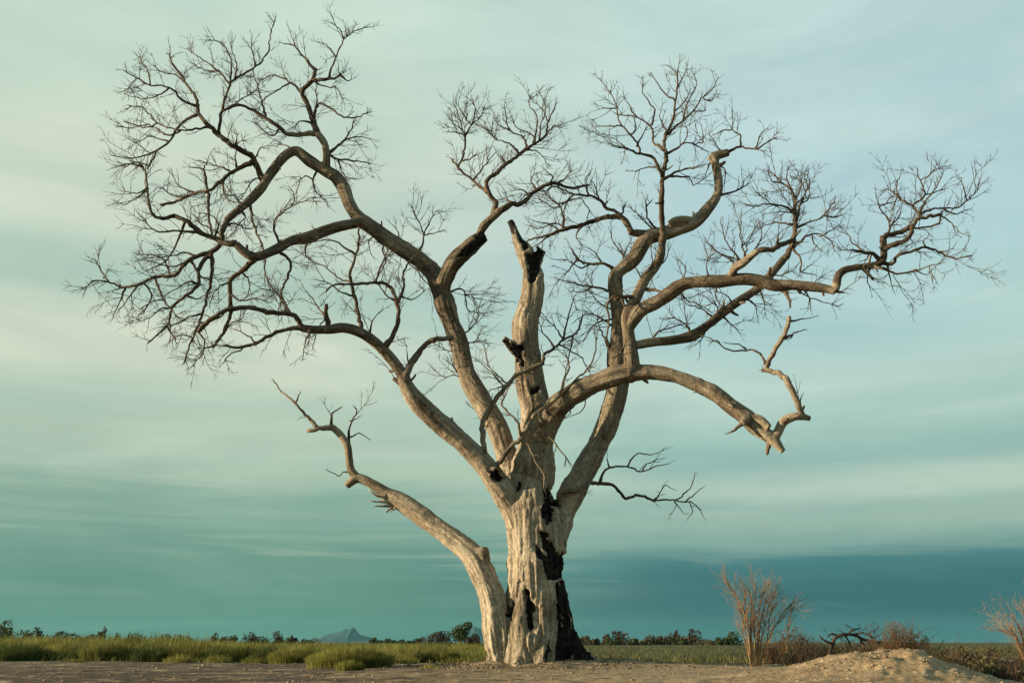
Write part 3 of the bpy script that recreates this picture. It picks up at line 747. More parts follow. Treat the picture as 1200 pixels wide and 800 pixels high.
 ("limb_arm", 1.9, .6, "897 427 890 414 879 410 858.5 411 845 405 836 398 822 394"), ("limb_arm", 2, .7, "918 397 928 391.5 942 386"), ("limb_arm", 1.4, .5, "924 377 939.5 374.6 955 372"), ("limb_arm", 1.5, .9, "929 392 926 397"), ("limb_arm", 1.1, .5, "875 409 865 404 850 402"),
 ("limb_arm", 1.4, .6, "937 476 940 464"), ("limb_arm", 3, 1, "871 495 861 503 854 507"), ("limb_arm", 2.2, .8, "812 452 814 460"), ("limb_arm", 1.2, .5, "845 405 840 398 832 402"), ("limb_arm", 1.2, .5, "672 470 668 485 658 492"), ("limb_arm", 1, .5, "690 455 682 480 662 490"),
 # front stem's crown
 ("limb_front", 4, 2.6, "776 284 776 264 775 232.5 776.6 209.5 781 183.6"), ("limb_front", 2.5, .7, "781 185 778 166.4 781 155 788 143.4 791 123 794 100 792.4 86 784 77"), ("limb_front", 1.8, .6, "781 158 795 146 810 132 824 114.6 835.5 103 841 91.6"),
 ("limb_front", 2, .8, "779 177 766.5 166.4 763.6 149 746 137.6 729 134.8 720 132"), ("limb_front", 2.6, .8, "776 207 772 198 763.6 183.6 749 180.8 735 175 715 169"), ("limb_front", 1.7, .7, "749 181 748 170.7 738 157.8 726 143.4 722 123 715 106"),
 ("limb_front", 1.6, .6, "782 180 801 169 812.5 169 830 178"), ("limb_front", 1.9, .8, "778 210 795 201 812.5 196.6 827 192"), ("limb_front", 1.5, .6, "783 206 807 208 812.5 217 820 213"), ("limb_front", 1.4, .6, "746 172 752 160 758 149"), ("limb_front", 1.4, .6, "791 118 778 109 766.5 91.6 764 86"),
 ("limb_front", 1.5, .6, "763.6 147 766.5 129 755 112 752 100"), ("limb_front", 1.3, .5, "729 148 715 148 695 147"), ("limb_front", 1.3, .5, "722 127 710 127 702 124"), ("limb_front", 1.3, .5, "801 139 806 120 816 100 812 85"), ("limb_front", 1.2, .5, "793 105 800 90 805 80"),
 ("limb_front", 1.3, .5, "812 130 825 130 826 128"), ("limb_front", 1.4, .6, "772 196 760 196 746 201"), ("limb_front", 1.2, .5, "801 169 806 155 803 145"), ("limb_front", 1.2, .5, "812 170 824 165 823 150"), ("limb_front", 1.2, .5, "735 176 722 164 714 160"), ("limb_front", 1.2, .5, "790 130 800 122 808 108"),
 ("limb_front", 1.2, .5, "824 115 832 118 840 108"), ("limb_front", 1.2, .5, "746 138 738 125 732 115"), ("limb_front", 1.2, .5, "738 158 745 150 742 140"), ("limb_front", 1.2, .5, "783 156 774 140 776 122"),
 ("limb_front", 2.2, 1, "740 360 735 352 727 346 714 352 711.6 362 714 376.5 711 394 709 398"), ("limb_front", 2.8, 2.2, "745 350 735 347 719 351"), ("limb_front", 2.6, 1.6, "752 338 765 339 778 342"), ("limb_front", 1.4, .6, "752 333 748 318 742 310 736 300"),
 ("limb_front", 1.4, .6, "758 323 764 305 762 288"), ("limb_front", 1.3, .6, "768 313 780 305 784 290"), ("limb_front", 1.3, .6, "738 410 726 415 721 418"), ("limb_front", 3.4, 3, "735 420 729 412 733 408"),
 # long reaching limb's tip
 ("limb_reach", 3.8, 1.8, "1035 283 1035 279 1042 274.5 1056 272 1070 263.5 1075 256.6 1089 254 1103 251"), ("limb_reach", 3.6, 2.6, "1036 292 1048 285.5 1060 283 1067 274.5 1070 264"), ("limb_reach", 2, 1.2, "1064 270 1072.5 267.6 1086 266 1100 262 1103 251"), ("limb_reach", 2, 1, "979 341.5 990 344"),
 ("limb_reach", 2.1, .6, "1076 257 1077 250 1070 241.5 1083.5 228 1078 211 1075 197.5"), ("limb_reach", 1.9, .6, "1077 252 1090 246 1100 244 1119 244 1133 236 1144 225 1148 214"), ("limb_reach", 1.7, .6, "1077 251 1085 236 1097 219.5 1105.5 200"), ("limb_reach", 1.5, .6, "1070 241 1056 233 1042 222 1034 224"),
 ("limb_reach", 1.7, .6, "1040 276 1042 266 1039.5 255 1031 244 1027 225"), ("limb_reach", 2.6, .8, "1036 309 1045 309 1053 299 1070 294 1083.5 289.6 1100 295 1116.5 302 1138.5 299"), ("limb_reach", 2.1, .7, "1026 311 1050.5 320 1072.5 317 1089 311.6 1103 309"),
 ("limb_reach", 3.2, 1.8, "1033 307 1027 300 1017.5 296 1004 294"), ("limb_reach", 1.5, .6, "1012 295 1000 285 995 275 988 268"), ("limb_reach", 2.6, 1.8, "1010 313 1014 318 1023 327"), ("limb_reach", 1.3, .5, "1040 311 1043 325 1046 337"), ("limb_reach", 1.3, .5, "1020 312 1016 325 1020 340"),
 ("limb_reach", 1.3, .5, "1083 228 1093 226 1108 222"), ("limb_reach", 1.3, .5, "1078 212 1090 205 1096 195"), ("limb_reach", 1.3, .5, "1056 233 1050 220 1055 205"), ("limb_reach", 1.3, .5, "1133 236 1130 222 1125 210"), ("limb_reach", 1.3, .5, "1106 245 1118 250 1138 246"),
 ("limb_reach", 1.3, .5, "1100 250 1115 262 1128 275"), ("limb_reach", 1.3, .5, "1085 290 1082 282 1086 279"), ("limb_reach", 1.3, .5, "1100 295 1110 294 1116 291"), ("limb_reach", 1.4, .5, "1050 233 1046 245 1042 248"), ("limb_reach", 1.3, .5, "1089 312 1092 320 1096 328"),
 ("limb_reach", 1.3, .5, "1004 294 995 293 987 293"), ("limb_reach", 1.3, .5, "1070 317 1085 322 1090 318"), ("limb_reach", 1.4, .6, "1042 266 1052 256 1056 248"), ("limb_reach", 1.3, .5, "1030 244 1038 238 1045 230"), ("limb_reach", 1.3, .5, "1019 296 1014 305 1012 312"),
 ("limb_reach", 3.6, 1.2, "912 335 917 341 922.6 346 927 360"), ("limb_reach", 3.9, 2.8, "889 293 905.5 292.6 911 288.5 925 283 932 281"), ("limb_reach", 2.4, 1.2, "909 291 910 286 912 277"), ("limb_reach", 1.5, .6, "872 306 856 302 839.5 294 826 280"), ("limb_reach", 1.4, .6, "868 307 850 280 845 262"),
 ("limb_reach", 1.4, .6, "876 303 868 280 868 255"), ("limb_reach", 1.4, .6, "884 297 893 275 890 262"), ("limb_reach", 1.3, .6, "872 305 876 285 884 268"), ("limb_reach", 1.3, .6, "862 311 850 300 838 305"), ("limb_reach", 1.4, .6, "842 330 838 345 845 358"), ("limb_reach", 1.3, .6, "800 331 803 315 797 305"),
 ("limb_reach", 1.3, .6, "832 329 828 312 835 298"), ("limb_reach", 1.4, .6, "795 340 805 352 820 358 834 366"), ("limb_reach", 1.3, .6, "930 334 942 345 960 352 980 358"), ("limb_reach", 1.3, .6, "940 337 948 348 950 362"), ("limb_reach", 1.4, .6, "846 330 838 332 822 336"),
 # slanting limb's crown
 ("limb_slant", 4, 2.6, "917 305 925 294 931 274.5 932 255"), ("limb_slant", 2.6, .7, "932 258 931 233 927 222 916 214 902 200"), ("limb_slant", 2, .6, "933 260 938 239 946 219.5 942 203"), ("limb_slant", 1.8, .7, "931 268 946 261 965 252.5 977.6 236"), ("limb_slant", 1.9, .7, "926 293 951.5 274.5 971 280 978 290"),
 ("limb_slant", 1.9, .7, "928 289 939 305 938 318 953 321"), ("limb_slant", 1.6, .6, "931 247 907.5 239 880 241.5 870 238"), ("limb_slant", 1.5, .6, "930 263 910 261 895 264"), ("limb_slant", 1.3, .5, "931 235 938 222 936 205 930 195"), ("limb_slant", 1.3, .5, "928 223 922 208 924 195"),
 ("limb_slant", 1.3, .5, "916 214 905 212 900 202"), ("limb_slant", 1.3, .5, "951 275 956 288 963 294"), ("limb_slant", 1.3, .5, "960 277 972 272 985 262"), ("limb_slant", 1.3, .5, "965 252 978 255 990 250"), ("limb_slant", 1.3, .5, "931 240 942 230 950 212"), ("limb_slant", 1.2, .5, "938 239 948 232 948 210"),
 ("limb_slant", 1.3, .5, "905 240 892 230 884 222"), ("limb_slant", 1.2, .5, "931 250 915 248 900 250"), ("limb_slant", 1.5, .6, "846 369 855 378 865 389"), ("limb_slant", 1.6, .6, "764 401 770 390 785 384 805 379"), ("limb_slant", 1.4, .6, "812 391 800 378 790 372 780 375"), ("limb_slant", 1.5, .6, "836 375 842 362 830 350 822 346"),
 ("limb_slant", 1.5, .6, "836 374 822 362 808 357 798 350"), ("limb_slant", 1.4, .6, "860 356 850 345 838 342"), ("limb_slant", 1.4, .6, "872 350 884 356 888 372"), ("limb_slant", 1.4, .6, "895 330 905 322 915 322 930 318"), ("limb_slant", 1.3, .6, "828 382 824 395 818 402"), ("limb_slant", 2.6, 1.4, "815 394 820 391 822 387"),
 ("limb_slant", 1.3, .5, "867 354 880 348 889 344"), ("limb_slant", 1.2, .5, "889 340 895 352 897 366"),
 # back limb's long left branch and crown
 ("limb_back", 4.1, 2.4, "741 273 732 258 723 254 709 254.5 692 260 669 267 651.5 271"), ("limb_back", 2.3, .7, "653 271 640 276 622.5 280 612 288"), ("limb_back", 1.8, .6, "660 268 660 252.5 654 240 642.5 230 636 222"), ("limb_back", 2.6, 1, "730 256 726 250 712 244 703 235 692 229.6 672 228 660 222.5"),
 ("limb_back", 1.4, .6, "709 240 712 235"), ("limb_back", 2.0, 1, "724 256 730 248 733 240"), ("limb_back", 1.6, .6, "684 263 675 275 680 284"), ("limb_back", 1.4, .6, "655 240 665 236 678 232"), ("limb_back", 1.4, .6, "665 268 652 262 640 262 622 258"), ("limb_back", 1.4, .6, "655 270 645 264 630 268 618 264"),
 ("limb_back", 1.4, .6, "672 228 660 240 650 244"), ("limb_back", 1.4, .6, "690 229 686 215 690 204"), ("limb_back", 1.3, .6, "672 228 664 238 660 250"), ("limb_back", 1.3, .6, "660 222 648 218 640 224 625 222"), ("limb_back", 1.3, .6, "680 232 690 245 688 255"), ("limb_back", 1.4, .6, "645 274 634 284 624 290"),
 ("limb_back", 1.3, .6, "650 244 636 236 628 228"), ("limb_back", 1.3, .6, "702 234 698 220 694 212"), ("limb_back", 2, .7, "852 179 867 172 884 175 893 170.7 910 160.6"), ("limb_back", 1.5, .6, "868 171 867 157.7 858.5 152 861 140.5"), ("limb_back", 1.3, .5, "885 174 890 160 898 150"), ("limb_back", 1.3, .5, "858 152 848 153 838 158"),
 ("limb_back", 1.3, .5, "846 181 840 170 830 157"), ("limb_back", 2, .7, "843 229 861 224 878.6 215"), ("limb_back", 1.2, .5, "862 224 870 218 872 210"), ("limb_back", 1.4, .6, "834 186 828 200 826 206"), ("limb_back", 1.3, .5, "842 190 850 200 848 218"), ("limb_back", 2, 1, "775 275 760 258 757 238"), ("limb_back", 1.4, .6, "757 243 764 235"),
 ("limb_back", 1.3, .5, "768 272 755 258 742 245"), ("limb_back", 2.6, 1.1, "722 316 707.5 309 691 309.5 677.5 304 670 292.5"), ("limb_back", 2, .7, "718 342 695 336 680 334 666 330 652.5 327.5"), ("limb_back", 1.3, .5, "692 309 680 314 665 305 650 304"), ("limb_back", 1.3, .5, "696 336 680 342 668 341"), ("limb_back", 1.3, .5, "706 309 700 298 688 290"),
 ("limb_back", 1.4, .6, "728 314 732 298 738 282"), ("limb_back", 1.3, .6, "740 306 728 296 718 282 716 272"), ("limb_back", 1.4, .6, "716 385 700 370 688 368 676 374"), ("limb_back", 1.4, .6, "717 372 700 378 690 388 684 400"), ("limb_back", 1.3, .6, "717 365 702 355 694 345"), ("limb_back", 1.3, .6, "676 304 668 315 660 322"),
 ("limb_back", 3.6, 2.6, "722 421 716 410 710 398"), ("limb_back", 1.5, .6, "711 400 703 385 700 372"), ("limb_back", 1.1, .5, "709 508 706 500"), 
 # low right branch
 ("limb_back", 3.2, 2.8, "648 593 654 582 660 574.5 675 575 684 570 692.5 564", -.22, .22), ("limb_back", 2.6, 1.5, "691 565 705 566.5 719 568 727.5 577 735 584 745 579.6 755.5 582 767 586.6"), ("limb_back", 1.5, .7, "766 586 776.5 585.4 790.5 586 803 588.4 810 587.5 822 598"), ("limb_back", 2, .6, "703 566 707 554 715 548 727.5 546.4 740 548 752 552.5 769.5 546.4 783.5 543"),
 ("limb_back", 1.3, .5, "735 547 740 537.6 747 530.6 762.5 533 778 527"), ("limb_back", 1.2, .5, "791 586 804.5 577 812 564.7 814.6 554"), ("limb_back", 1.3, .7, "715 548 711 537.6"), ("limb_back", 1, .5, "767 586 773 578 780 568 790 573"), ("limb_back", 1, .5, "803 588 812 580 822 572"), ("limb_back", 1, .5, "753 552 756 545 770 538"),
 ("limb_back", 1, .4, "808 588 812 597 808 605"), ("limb_back", 1, .4, "790 587 796 594 801 602"),
]

# charred places, holes and grooves on the front of the tree, all blackened and pushed in: polygon in px, hollow depth in metres, limbs
CHAR_AND_HOLES = [
 ([(651, 682), (668, 678), (672, 702), (678, 728), (688, 752), (705, 770), (720, 790), (650, 785), (653, 755), (654, 735), (653, 705)], 0.07, ("trunk",)),
 ([(632, 622), (640, 624), (650, 637), (653, 646), (668, 650), (670, 678), (655, 678), (645, 680), (638, 668), (635, 657), (627, 647), (626, 637), (630, 637), (640, 652), (642, 649), (634, 635)], 0.10, ("trunk", "limb_back")),
 ([(615, 690), (619, 690), (625, 704), (628, 717), (624, 739), (620, 738), (619, 720), (617, 702)], 0.12, ("trunk",)),
 ([(637, 574), (645, 571), (655, 578), (654, 595), (650, 612), (641, 616), (636, 596)], 0.20, ("trunk", "limb_back", "limb_center")),
 ([(572, 550), (580, 549), (588, 553), (591, 559), (586, 563), (578, 560), (572, 555)], 0.14, ("limb_left", "trunk")),
 ([(605, 566), (609, 564), (611, 572), (607, 577)], 0.06, ("trunk", "limb_left", "limb_center")),
 ([(621, 455), (632, 453), (632, 461), (623, 463)], 0.10, ("limb_center",)),
 ([(588, 249), (596, 250), (604, 262), (602, 275), (596, 274), (590, 262)], 0.02, ("limb_center",)),
 ([(605, 262), (612, 268), (621, 291), (615, 293), (608, 278)], 0.06, ("limb_center",)),
 ([(617, 298), (624, 295), (627, 289), (635, 281), (645, 284), (643, 302), (637, 314), (632, 324), (622, 330), (617, 315)], 0.12, ("limb_center",)),
 ([(584, 391), (596, 397), (616, 405), (612, 414), (613, 430), (600, 420), (590, 408)], 0.09, ("limb_center",)),
 ([(533, 303), (539, 292), (566, 271), (576, 273), (573, 284), (560, 293), (548, 302)], 0.07, ("limb_mid_left",)),
 ([(594, 722), (599, 700), (603, 702), (600, 728)], 0.05, ("trunk", "limb_low_left")),  # groove between trunk and low limb, darkened with the char colour
 ([(640, 760), (643, 748), (644, 782), (638, 785)], 0.05, ("trunk",)),  # groove between two flutes, darkened with the char colour
]

LIMBS = {}
tree_root = empty("dead_tree", (TREE[0], TREE[1], 0.0))
tag(tree_root, "huge bare dead tree with pale trunk charred black down one side", "tree")


class Samp:      # skeleton samples of one limb (3-D point, radius, px, py, depth)
    def __init__(self):
        self.P, self.r, self.px, self.d = [], [], [], []


SK = {}
prim_id, prim_C, prim_r, prim_T, prim_U, prim_V, prim_s, prim_off = [], [], [], [], [], [], [], []
raw = Tubes()
keys = []
for pi, (key, txt) in enumerate(THICK):
    v = np.array([float(t) for t in txt.split()]).reshape(-1, 4)
    rows = []
    for k, (px, py, r, d) in enumerate(v):
        P, t = at(px, py, D + d)
        rows.append((*P, r * t / F, px, py, d))
    S = spline(rows, 0.09)
    S[:, 3] = np.maximum(S[:, 3], 0.03)
    if key not in keys:
        keys.append(key)
        SK[key] = []
    SK[key].append(S)
    # knotty swelling along the limb
    s = np.concatenate([[0], np.cumsum(np.linalg.norm(np.diff(S[:, :3], axis=0), axis=1))])
    S[:, 3] *= 1 + 0.10 * fbm(np.stack([s * 2.4, np.full_like(s, pi * 7.7), s * 0], 1), 3)
    raw.add(S[:, :3], S[:, 3], 14)
    T = np.gradient(S[:, :3], axis=0)
    T /= np.linalg.norm(T, axis=1)[:, None]
    U = np.zeros_like(T)
    u = np.cross(T[0], (0.37, 0.81, 0.45))
    for k in range(len(T)):
        u = u - T[k] * u.dot(T[k])
        u /= np.linalg.norm(u)
        U[k] = u
    prim_id += [keys.index(key)] * len(S)
    prim_C.append(S[:, :3]); prim_r.append(S[:, 3]); prim_T.append(T); prim_U.append(U); prim_V.append(np.cross(T, U)); prim_s.append(s)
    prim_off.append(np.full(len(S), (pi if key != "trunk" else 0) * 3.7))

# fuse the thick wood into one skin, so that forks flow into each other, then hand each limb its own share of it
tmp = link("fused_wood", raw.mesh("fused_wood"))
md = tmp.modifiers.new("remesh", "REMESH")
md.mode = "VOXEL"
md.voxel_size = 0.022
md.adaptivity = 0.0
dg = bpy.context.evaluated_depsgraph_get()
fused = bpy.data.meshes.new_from_object(tmp.evaluated_get(dg))
bpy.data.objects.remove(tmp)
nv = len(fused.vertices)
V = np.empty(nv * 3, np.float32)
fused.vertices.foreach_get("co", V)
V = V.reshape(-1, 3).astype(np.float64)
nl = len(fused.loops)
lv = np.empty(nl, np.int32)
fused.loops.foreach_get("vertex_index", lv)
lt = np.empty(len(fused.polygons), np.int32)
fused.polygons.foreach_get("loop_total", lt)
assert (lt == 4).all()
Q = lv.reshape(-1, 4)
E = np.empty(len(fused.edges) * 2, np.int32)
fused.edges.foreach_get("vertices", E)
E = E.reshape(-1, 2)
deg = np.bincount(E.ravel(), minlength=nv).astype(float)[:, None]


def laplace(X, lam):
    out = np.empty_like(X)
    for c in range(X.shape[1]):
        out[:, c] = np.bincount(E[:, 0], X[E[:, 1], c], nv) + np.bincount(E[:, 1], X[E[:, 0], c], nv)
    return X + lam * (out / np.maximum(deg, 1) - X)


for _ in range(7):
    V = laplace(V, 0.55)
    V = laplace(V, -0.50)
for _ in range(2):
    V = laplace(V, 0.5)

# nearest skeleton sample of every vertex (distance to the skin, not to the axis)
pc, pr = np.vstack(prim_C), np.concatenate(prim_r)
pT, pU, pV = np.vstack(prim_T), np.vstack(prim_U), np.vstack(prim_V)
ps, po, pid = np.concatenate(prim_s), np.concatenate(prim_off), np.array(prim_id)
near_i = np.empty(nv, np.int64)
pc32, pr32 = pc.astype(np.float32), pr.astype(np.float32)
pc2 = (pc32 ** 2).sum(1)
for a in range(0, nv, 20000):
    X = V[a:a + 20000].astype(np.float32)
    d2 = (X ** 2).sum(1)[:, None] + pc2[None] - 2 * X @ pc32.T
    near_i[a:a + 20000] = (np.sqrt(np.maximum(d2, 0)) - pr32[None]).argmin(1)
q = V - pc[near_i]
qa = (q * pT[near_i]).sum(1)
G = np.stack([(q * pU[near_i]).sum(1) + po[near_i], (q * pV[near_i]).sum(1), (ps[near_i] + qa) * 0.13], 1)
vr = pr[near_i]
vid = pid[near_i]
# on the trunk the grain simply runs upright, so that the flutes do not break it up
tr = vid == keys.index("trunk")
G[tr] = np.stack([V[tr, 0], V[tr, 1], V[tr, 2] * 0.13], 1)


def normals(V):
    n = np.cross(V[Q[:, 2]] - V[Q[:, 0]], V[Q[:, 3]] - V[Q[:, 1]])
    N = np.zeros_like(V)
    for k in range(4):
        for c in range(3):
            N[:, c] += np.bincount(Q[:, k], n[:, c], nv)
    return N / (np.linalg.norm(N, axis=1)[:, None] + 1e-12)


N = normals(V)
if (N * q).sum() < 0:
    N = -N
    Q = Q[:, ::-1]
# folds and ridges along the grain, knots and dents
ridge = 1 - 2 * np.abs(fbm(G * np.array((5.5, 5.5, 3.2)), 3, 0.5))
fold = fbm(G * np.array((13.0, 13.0, 9.0)) + 4.2, 3, 0.55)
knot = fbm(V * 2.3 + 9.1, 3)
lowtrunk = np.clip((3.2 - V[:, 2]) / 2.6, 0, 1) * (vr > 0.15)
amp = np.minimum(vr, 0.42)
knob = np.clip(fbm(V * 5.5 + 21.0, 2) - 0.35, 0, 1)
disp = amp * (0.06 * ridge + 0.045 * fold + 0.065 * knot + 0.10 * knob * (vr < 0.3)) + lowtrunk * (0.020 * ridge + 0.016 * fold)
V = V + N * disp[:, None]
N = normals(V)

# char and hollows
px, py = project(V)
jx = 2.2 * fbm(V * 9.0 + 2.0, 3)
jy = 3.0 * fbm(V * 7.0 + 40.0, 3)
front = (N[:, 1] < 0.25)
wrap = (N[:, 1] < 0.95)


def inside(x, y, poly):
    c = np.zeros(len(x), bool)
    n = len(poly)
    for i in range(n):
        x0, y0 = poly[i]
        x1, y1 = poly[(i + 1) % n]
        if y0 == y1:
            continue
        c ^= ((y0 > y) != (y1 > y)) & (x < (x1 - x0) * (y - y0) / (y1 - y0) + x0)
    return c


char = np.zeros(nv)
hollow = np.zeros(nv)
for poly, depth, who in CHAR_AND_HOLES:
    ok = np.isin(vid, [keys.index(k) for k in who]) & (wrap if poly[0][0] in (651, 632) else front)
    sel = ok & inside(px + jx, py + jy, poly)
    if poly[0][0] == 651:        # the long scar is broken by streaks of pale wood
        sel &= fbm(G * np.array((9.0, 9.0, 10.0)) + 6.0, 3) < 0.62
    char[sel] = 1
    hollow[sel] = np.maximum(hollow[sel], depth)
for _ in range(3):
    hollow = laplace(hollow[:, None], 0.6)[:, 0]
char = laplace(char[:, None], 0.45)[:, 0]
V = V - N * (hollow * (1 + 0.5 * fbm(V * 8.0, 2)))[:, None]
N = normals(V)

# how bare and pale the wood is: palest on the lower trunk, greyer out along the limbs
pale = np.clip((7.5 - V[:, 2]) / 5.0, 0, 1) * np.clip((vr - 0.09) / 0.16, 0, 1) * 0.95
pale = np.maximum(pale, 0.8 * np.clip(fbm(G * np.array((2.2, 2.2, 7.0)) + 3.3, 3) * 1.8 - 0.30, 0, 1))
ci = keys.index("limb_center")
pale[vid == ci] = np.maximum(pale[vid == ci], 0.35)
for _ in range(40):
    pale = laplace(pale[:, None], 0.6)[:, 0]
# freshly bared wood on a few torn places
for bx, by, br in ((918, 500, 22), (797, 254, 16), (905, 516, 12), (832, 181, 8), (470, 590, 0), (978, 341, 6), (397, 508, 10), (355, 157, 10)):
    pale = np.maximum(pale, np.clip(2.0 - np.hypot(px - bx, py - by) / max(br, 1), 0, 1.6))
thin_v = np.clip((0.11 - vr) / 0.12, 0, 0.55) * (1 - np.clip(pale * 1.4, 0, 0.9))

fid = np.sort(vid[Q], axis=1)[:, 1]
for ki, key in enumerate(keys):
    sel = np.where(fid == ki)[0]
    q_ = Q[sel]
    used, inv = np.unique(q_, return_inverse=True)
    me = mesh_np(key, V[used], inv.reshape(-1, 4))
    put_attr(me, "grain", "FLOAT_VECTOR", G[used])
    put_attr(me, "char", "FLOAT", char[used])
    put_attr(me, "pale", "FLOAT", pale[used])
    put_attr(me, "thin", "FLOAT", thin_v[used])
    me.normals_split_custom_set_from_vertices(N[used].astype(np.float32))
    o = link("trunk" if key == "trunk" else "limb", me, WOOD, tree_root)
    LIMBS[key] = o
tag(LIMBS["trunk"], "fluted pale trunk with a black burnt scar")
tag(LIMBS["limb_center"], "broken upright limb with a charred hollow tip")
tag(LIMBS["limb_low_left"], "low forked limb with a splintered underside")

# thin traced branches
TW = {}                 # limb -> list of polylines that carry twigs
rng = random.Random(11)
for key, r0, r1, txt, *dep in THIN:
    v = np.array([float(t) for t in txt.split()]).reshape(-1, 2)
    cand = np.vstack([s for s in SK[key]])
    di = np.hypot(cand[:, 4] - v[0, 0], cand[:, 5] - v[0, 1])
    near = cand[(di - 0.7 * cand[:, 3] * 53).argmin()]
    d = near[6]
    slope = rng.uniform(-0.45, 0.45)
    rows, L = [], 0.0
    wob = rng.uniform(0, 6)
    n = len(v)
    tot = np.hypot(*np.diff(v, axis=0).T).sum()
    for k in range(n):
        if k:
            L += math.hypot(v[k, 0] - v[k - 1, 0], v[k, 1] - v[k - 1, 1])
        dd = d + slope * L / 53.0 + 0.12 * math.sin(L / 14.0 + wob) * min(1, L / 20)
        f = L / max(tot, 1)
        if dep:
            dd = dep[0] + (dep[1] - dep[0]) * f
        rp = (r0 + (r1 - r0) * f ** 0.8) * (0.84 if r0 < 2.5 else 0.93)
        if k == 0:
            P, t = near[:3], np.linalg.norm(near[:3])
            dd = dep[0] if dep else d
            d = dd
            _, t = at(v[0, 0], v[0, 1], D + d)
            if di.min() < 3.0 + near[3] * 0:
                P = at(v[0, 0], v[0, 1], D + d)[0]
            rp = min(rp * 1.25, near[3] * F / t * 1.0)
        else:
            P, t = at(v[k, 0], v[k, 1], D + dd)
        rows.append((*P, rp * t / F, v[k, 0], v[k, 1], dd))
    S = spline(rows, 0.10)
    ns = len(S)
    jit = np.array([[rng.gauss(0, 1) for _ in range(3)] for _ in range(ns)]) * 0.010
    jit[0] = 0
    S[:, :3] += jit
    S[:, 3] = np.maximum(S[:, 3], 0.006)
    SK[key].append(S)
    TW.setdefault(key, []).append(S)
    tb = Tubes()
    rm = S[:, 3]
    kn = 1 + 0.13 * np.array([rng.uniform(-1, 1) for _ in range(ns)])
    th = np.clip(1.15 - (rm - 0.02) / 0.11, 0.35, 1)
    pl = 0.0
    if (key, r0) in (("limb_mid_left", 3.6),) and abs(v[0, 0] - 371) < 1 and abs(v[0, 1] - 155) < 1:
        th = np.where(np.arange(ns) < ns * 0.3, 0.0, th)
        pl = np.where(np.arange(ns) < ns * 0.3, 0.9, 0.0)
    if key in ("limb_arm", "limb_low_left") and r0 > 2 or (key == "limb_back" and r0 == 3.2) or (key == "limb_left" and 556 < v[0, 0] < 640 and v[0, 1] > 430):
        th = th * 0.25
        pl = 0.45  # lighter stems, some with their sunlit tan put into the wood colour
    tb.add(S[:, :3], rm * kn, 8 if r0 > 2 else 6, thin=th, pale=pl, lump=0.06, rng=rng)
    link("branch", tb.mesh("branch"), WOOD, LIMBS[key])

# short broken stubs where side branches snapped off
for key in ("limb_mid_left", "limb_left", "limb_back", "limb_reach", "limb_slant", "limb_arm", "limb_front"):
    for S in SK[key][:2]:
        if S[:, 3].mean() > 0.25 or len(S) < 12:
            continue
        for _ in range(4):
            k = rng.randint(int(len(S) * 0.3), len(S) - 4)
            t = S[k + 1, :3] - S[k - 1, :3]
            t /= np.linalg.norm(t)
            sd = np.array([rng.gauss(0, 1), rng.gauss(-0.2, 0.6), rng.gauss(0, 1)])
            sd -= t * sd.dot(t)
            sd /= np.linalg.norm(sd)
            R0 = S[k, 3]
            L = R0 + rng.uniform(0.05, 0.22)
            P = np.array([S[k, :3] + (sd + t * 0.35 * f) * L * f for f in (0, 0.4, 0.7, 0.9, 1.0)])
            q0 = min(0.05, R0 * 0.5) * rng.uniform(0.5, 1)
            tb = Tubes()
            tb.add(P, np.array((1.5, 1.1, 0.9, 0.75, 0.35)) * q0, 7, thin=0.3, pale=0.2, lump=0.15, rng=rng)
            link("stub", tb.mesh("stub"), WOOD, LIMBS[key])

# torn splinters under the low left limb
tb = Tubes()
for (x0, y0, x1, y1, r) in ((456, 588, 431, 574, 2.6), (458, 589, 433, 586, 2.4), (460, 592, 437, 593.5, 2.4), (461, 594, 452, 599, 2.2), (457, 586, 436, 579, 2.0), (463, 593, 458, 600, 1.6)):
    a, t = at(x0, y0, D + 0.80)
    b_, t = at(x1, y1, D + 0.66)
    P = np.linspace(a, b_, 6)
    P[2:5] += np.array([[rng.gauss(0, 0.012) for _ in range(3)] for _ in range(3)])
    tb.add(P, np.linspace(r, 0.5, 6) * t / F, 6, thin=0.0, pale=1.7, lump=0.2, rng=rng)
link("splinters", tb.mesh("splinters"), WOOD, LIMBS["limb_low_left"])["kind"] = "stuff"

# fine twigs, grown from the thin branches
def grow(tb, P0, dirv, L, r, level, rng):
    n = max(4, int(L / 0.10))
    P = [P0]
    d = dirv / np.linalg.norm(dirv)
    curl = np.array([rng.gauss(0, 1) for _ in range(3)]) * 0.055
    for k in range(n):
        d = d + curl + np.array([rng.gauss(0, 0.085) for _ in range(3)]) + np.array((0, 0, 0.03))
        d /= np.linalg.norm(d)
        P.append(P[-1] + d * L / n)
        if rng.random() < 0.2:
            curl = np.array([rng.gauss(0, 1) for _ in range(3)]) * 0.055
    P = np.array(P)
    tb.add(P, np.linspace(r, max(r * 0.3, 0.0022), len(P)), 3 if level else 4, thin=1.0, rng=rng)
    if level < 2:
        m = max(1, int(L / (0.15 if level == 0 else 0.16) * rng.uniform(0.7, 1.2)))
        for _ in range(m):
            k = rng.randint(max(1, len(P) // 5), len(P) - 2)
            t = P[k + 1] - P[k]
            t /= np.linalg.norm(t)
            sdir = np.array([rng.gauss(0, 1) for _ in range(3)])
            sdir -= t * sdir.dot(t)
            sdir /= np.linalg.norm(sdir)
            grow(tb, P[k], t + sdir * rng.uniform(0.5, 1.1), L * rng.uniform(0.3, 0.62) * (1 - 0.5 * k / len(P)), r * 0.68, level + 1, rng)


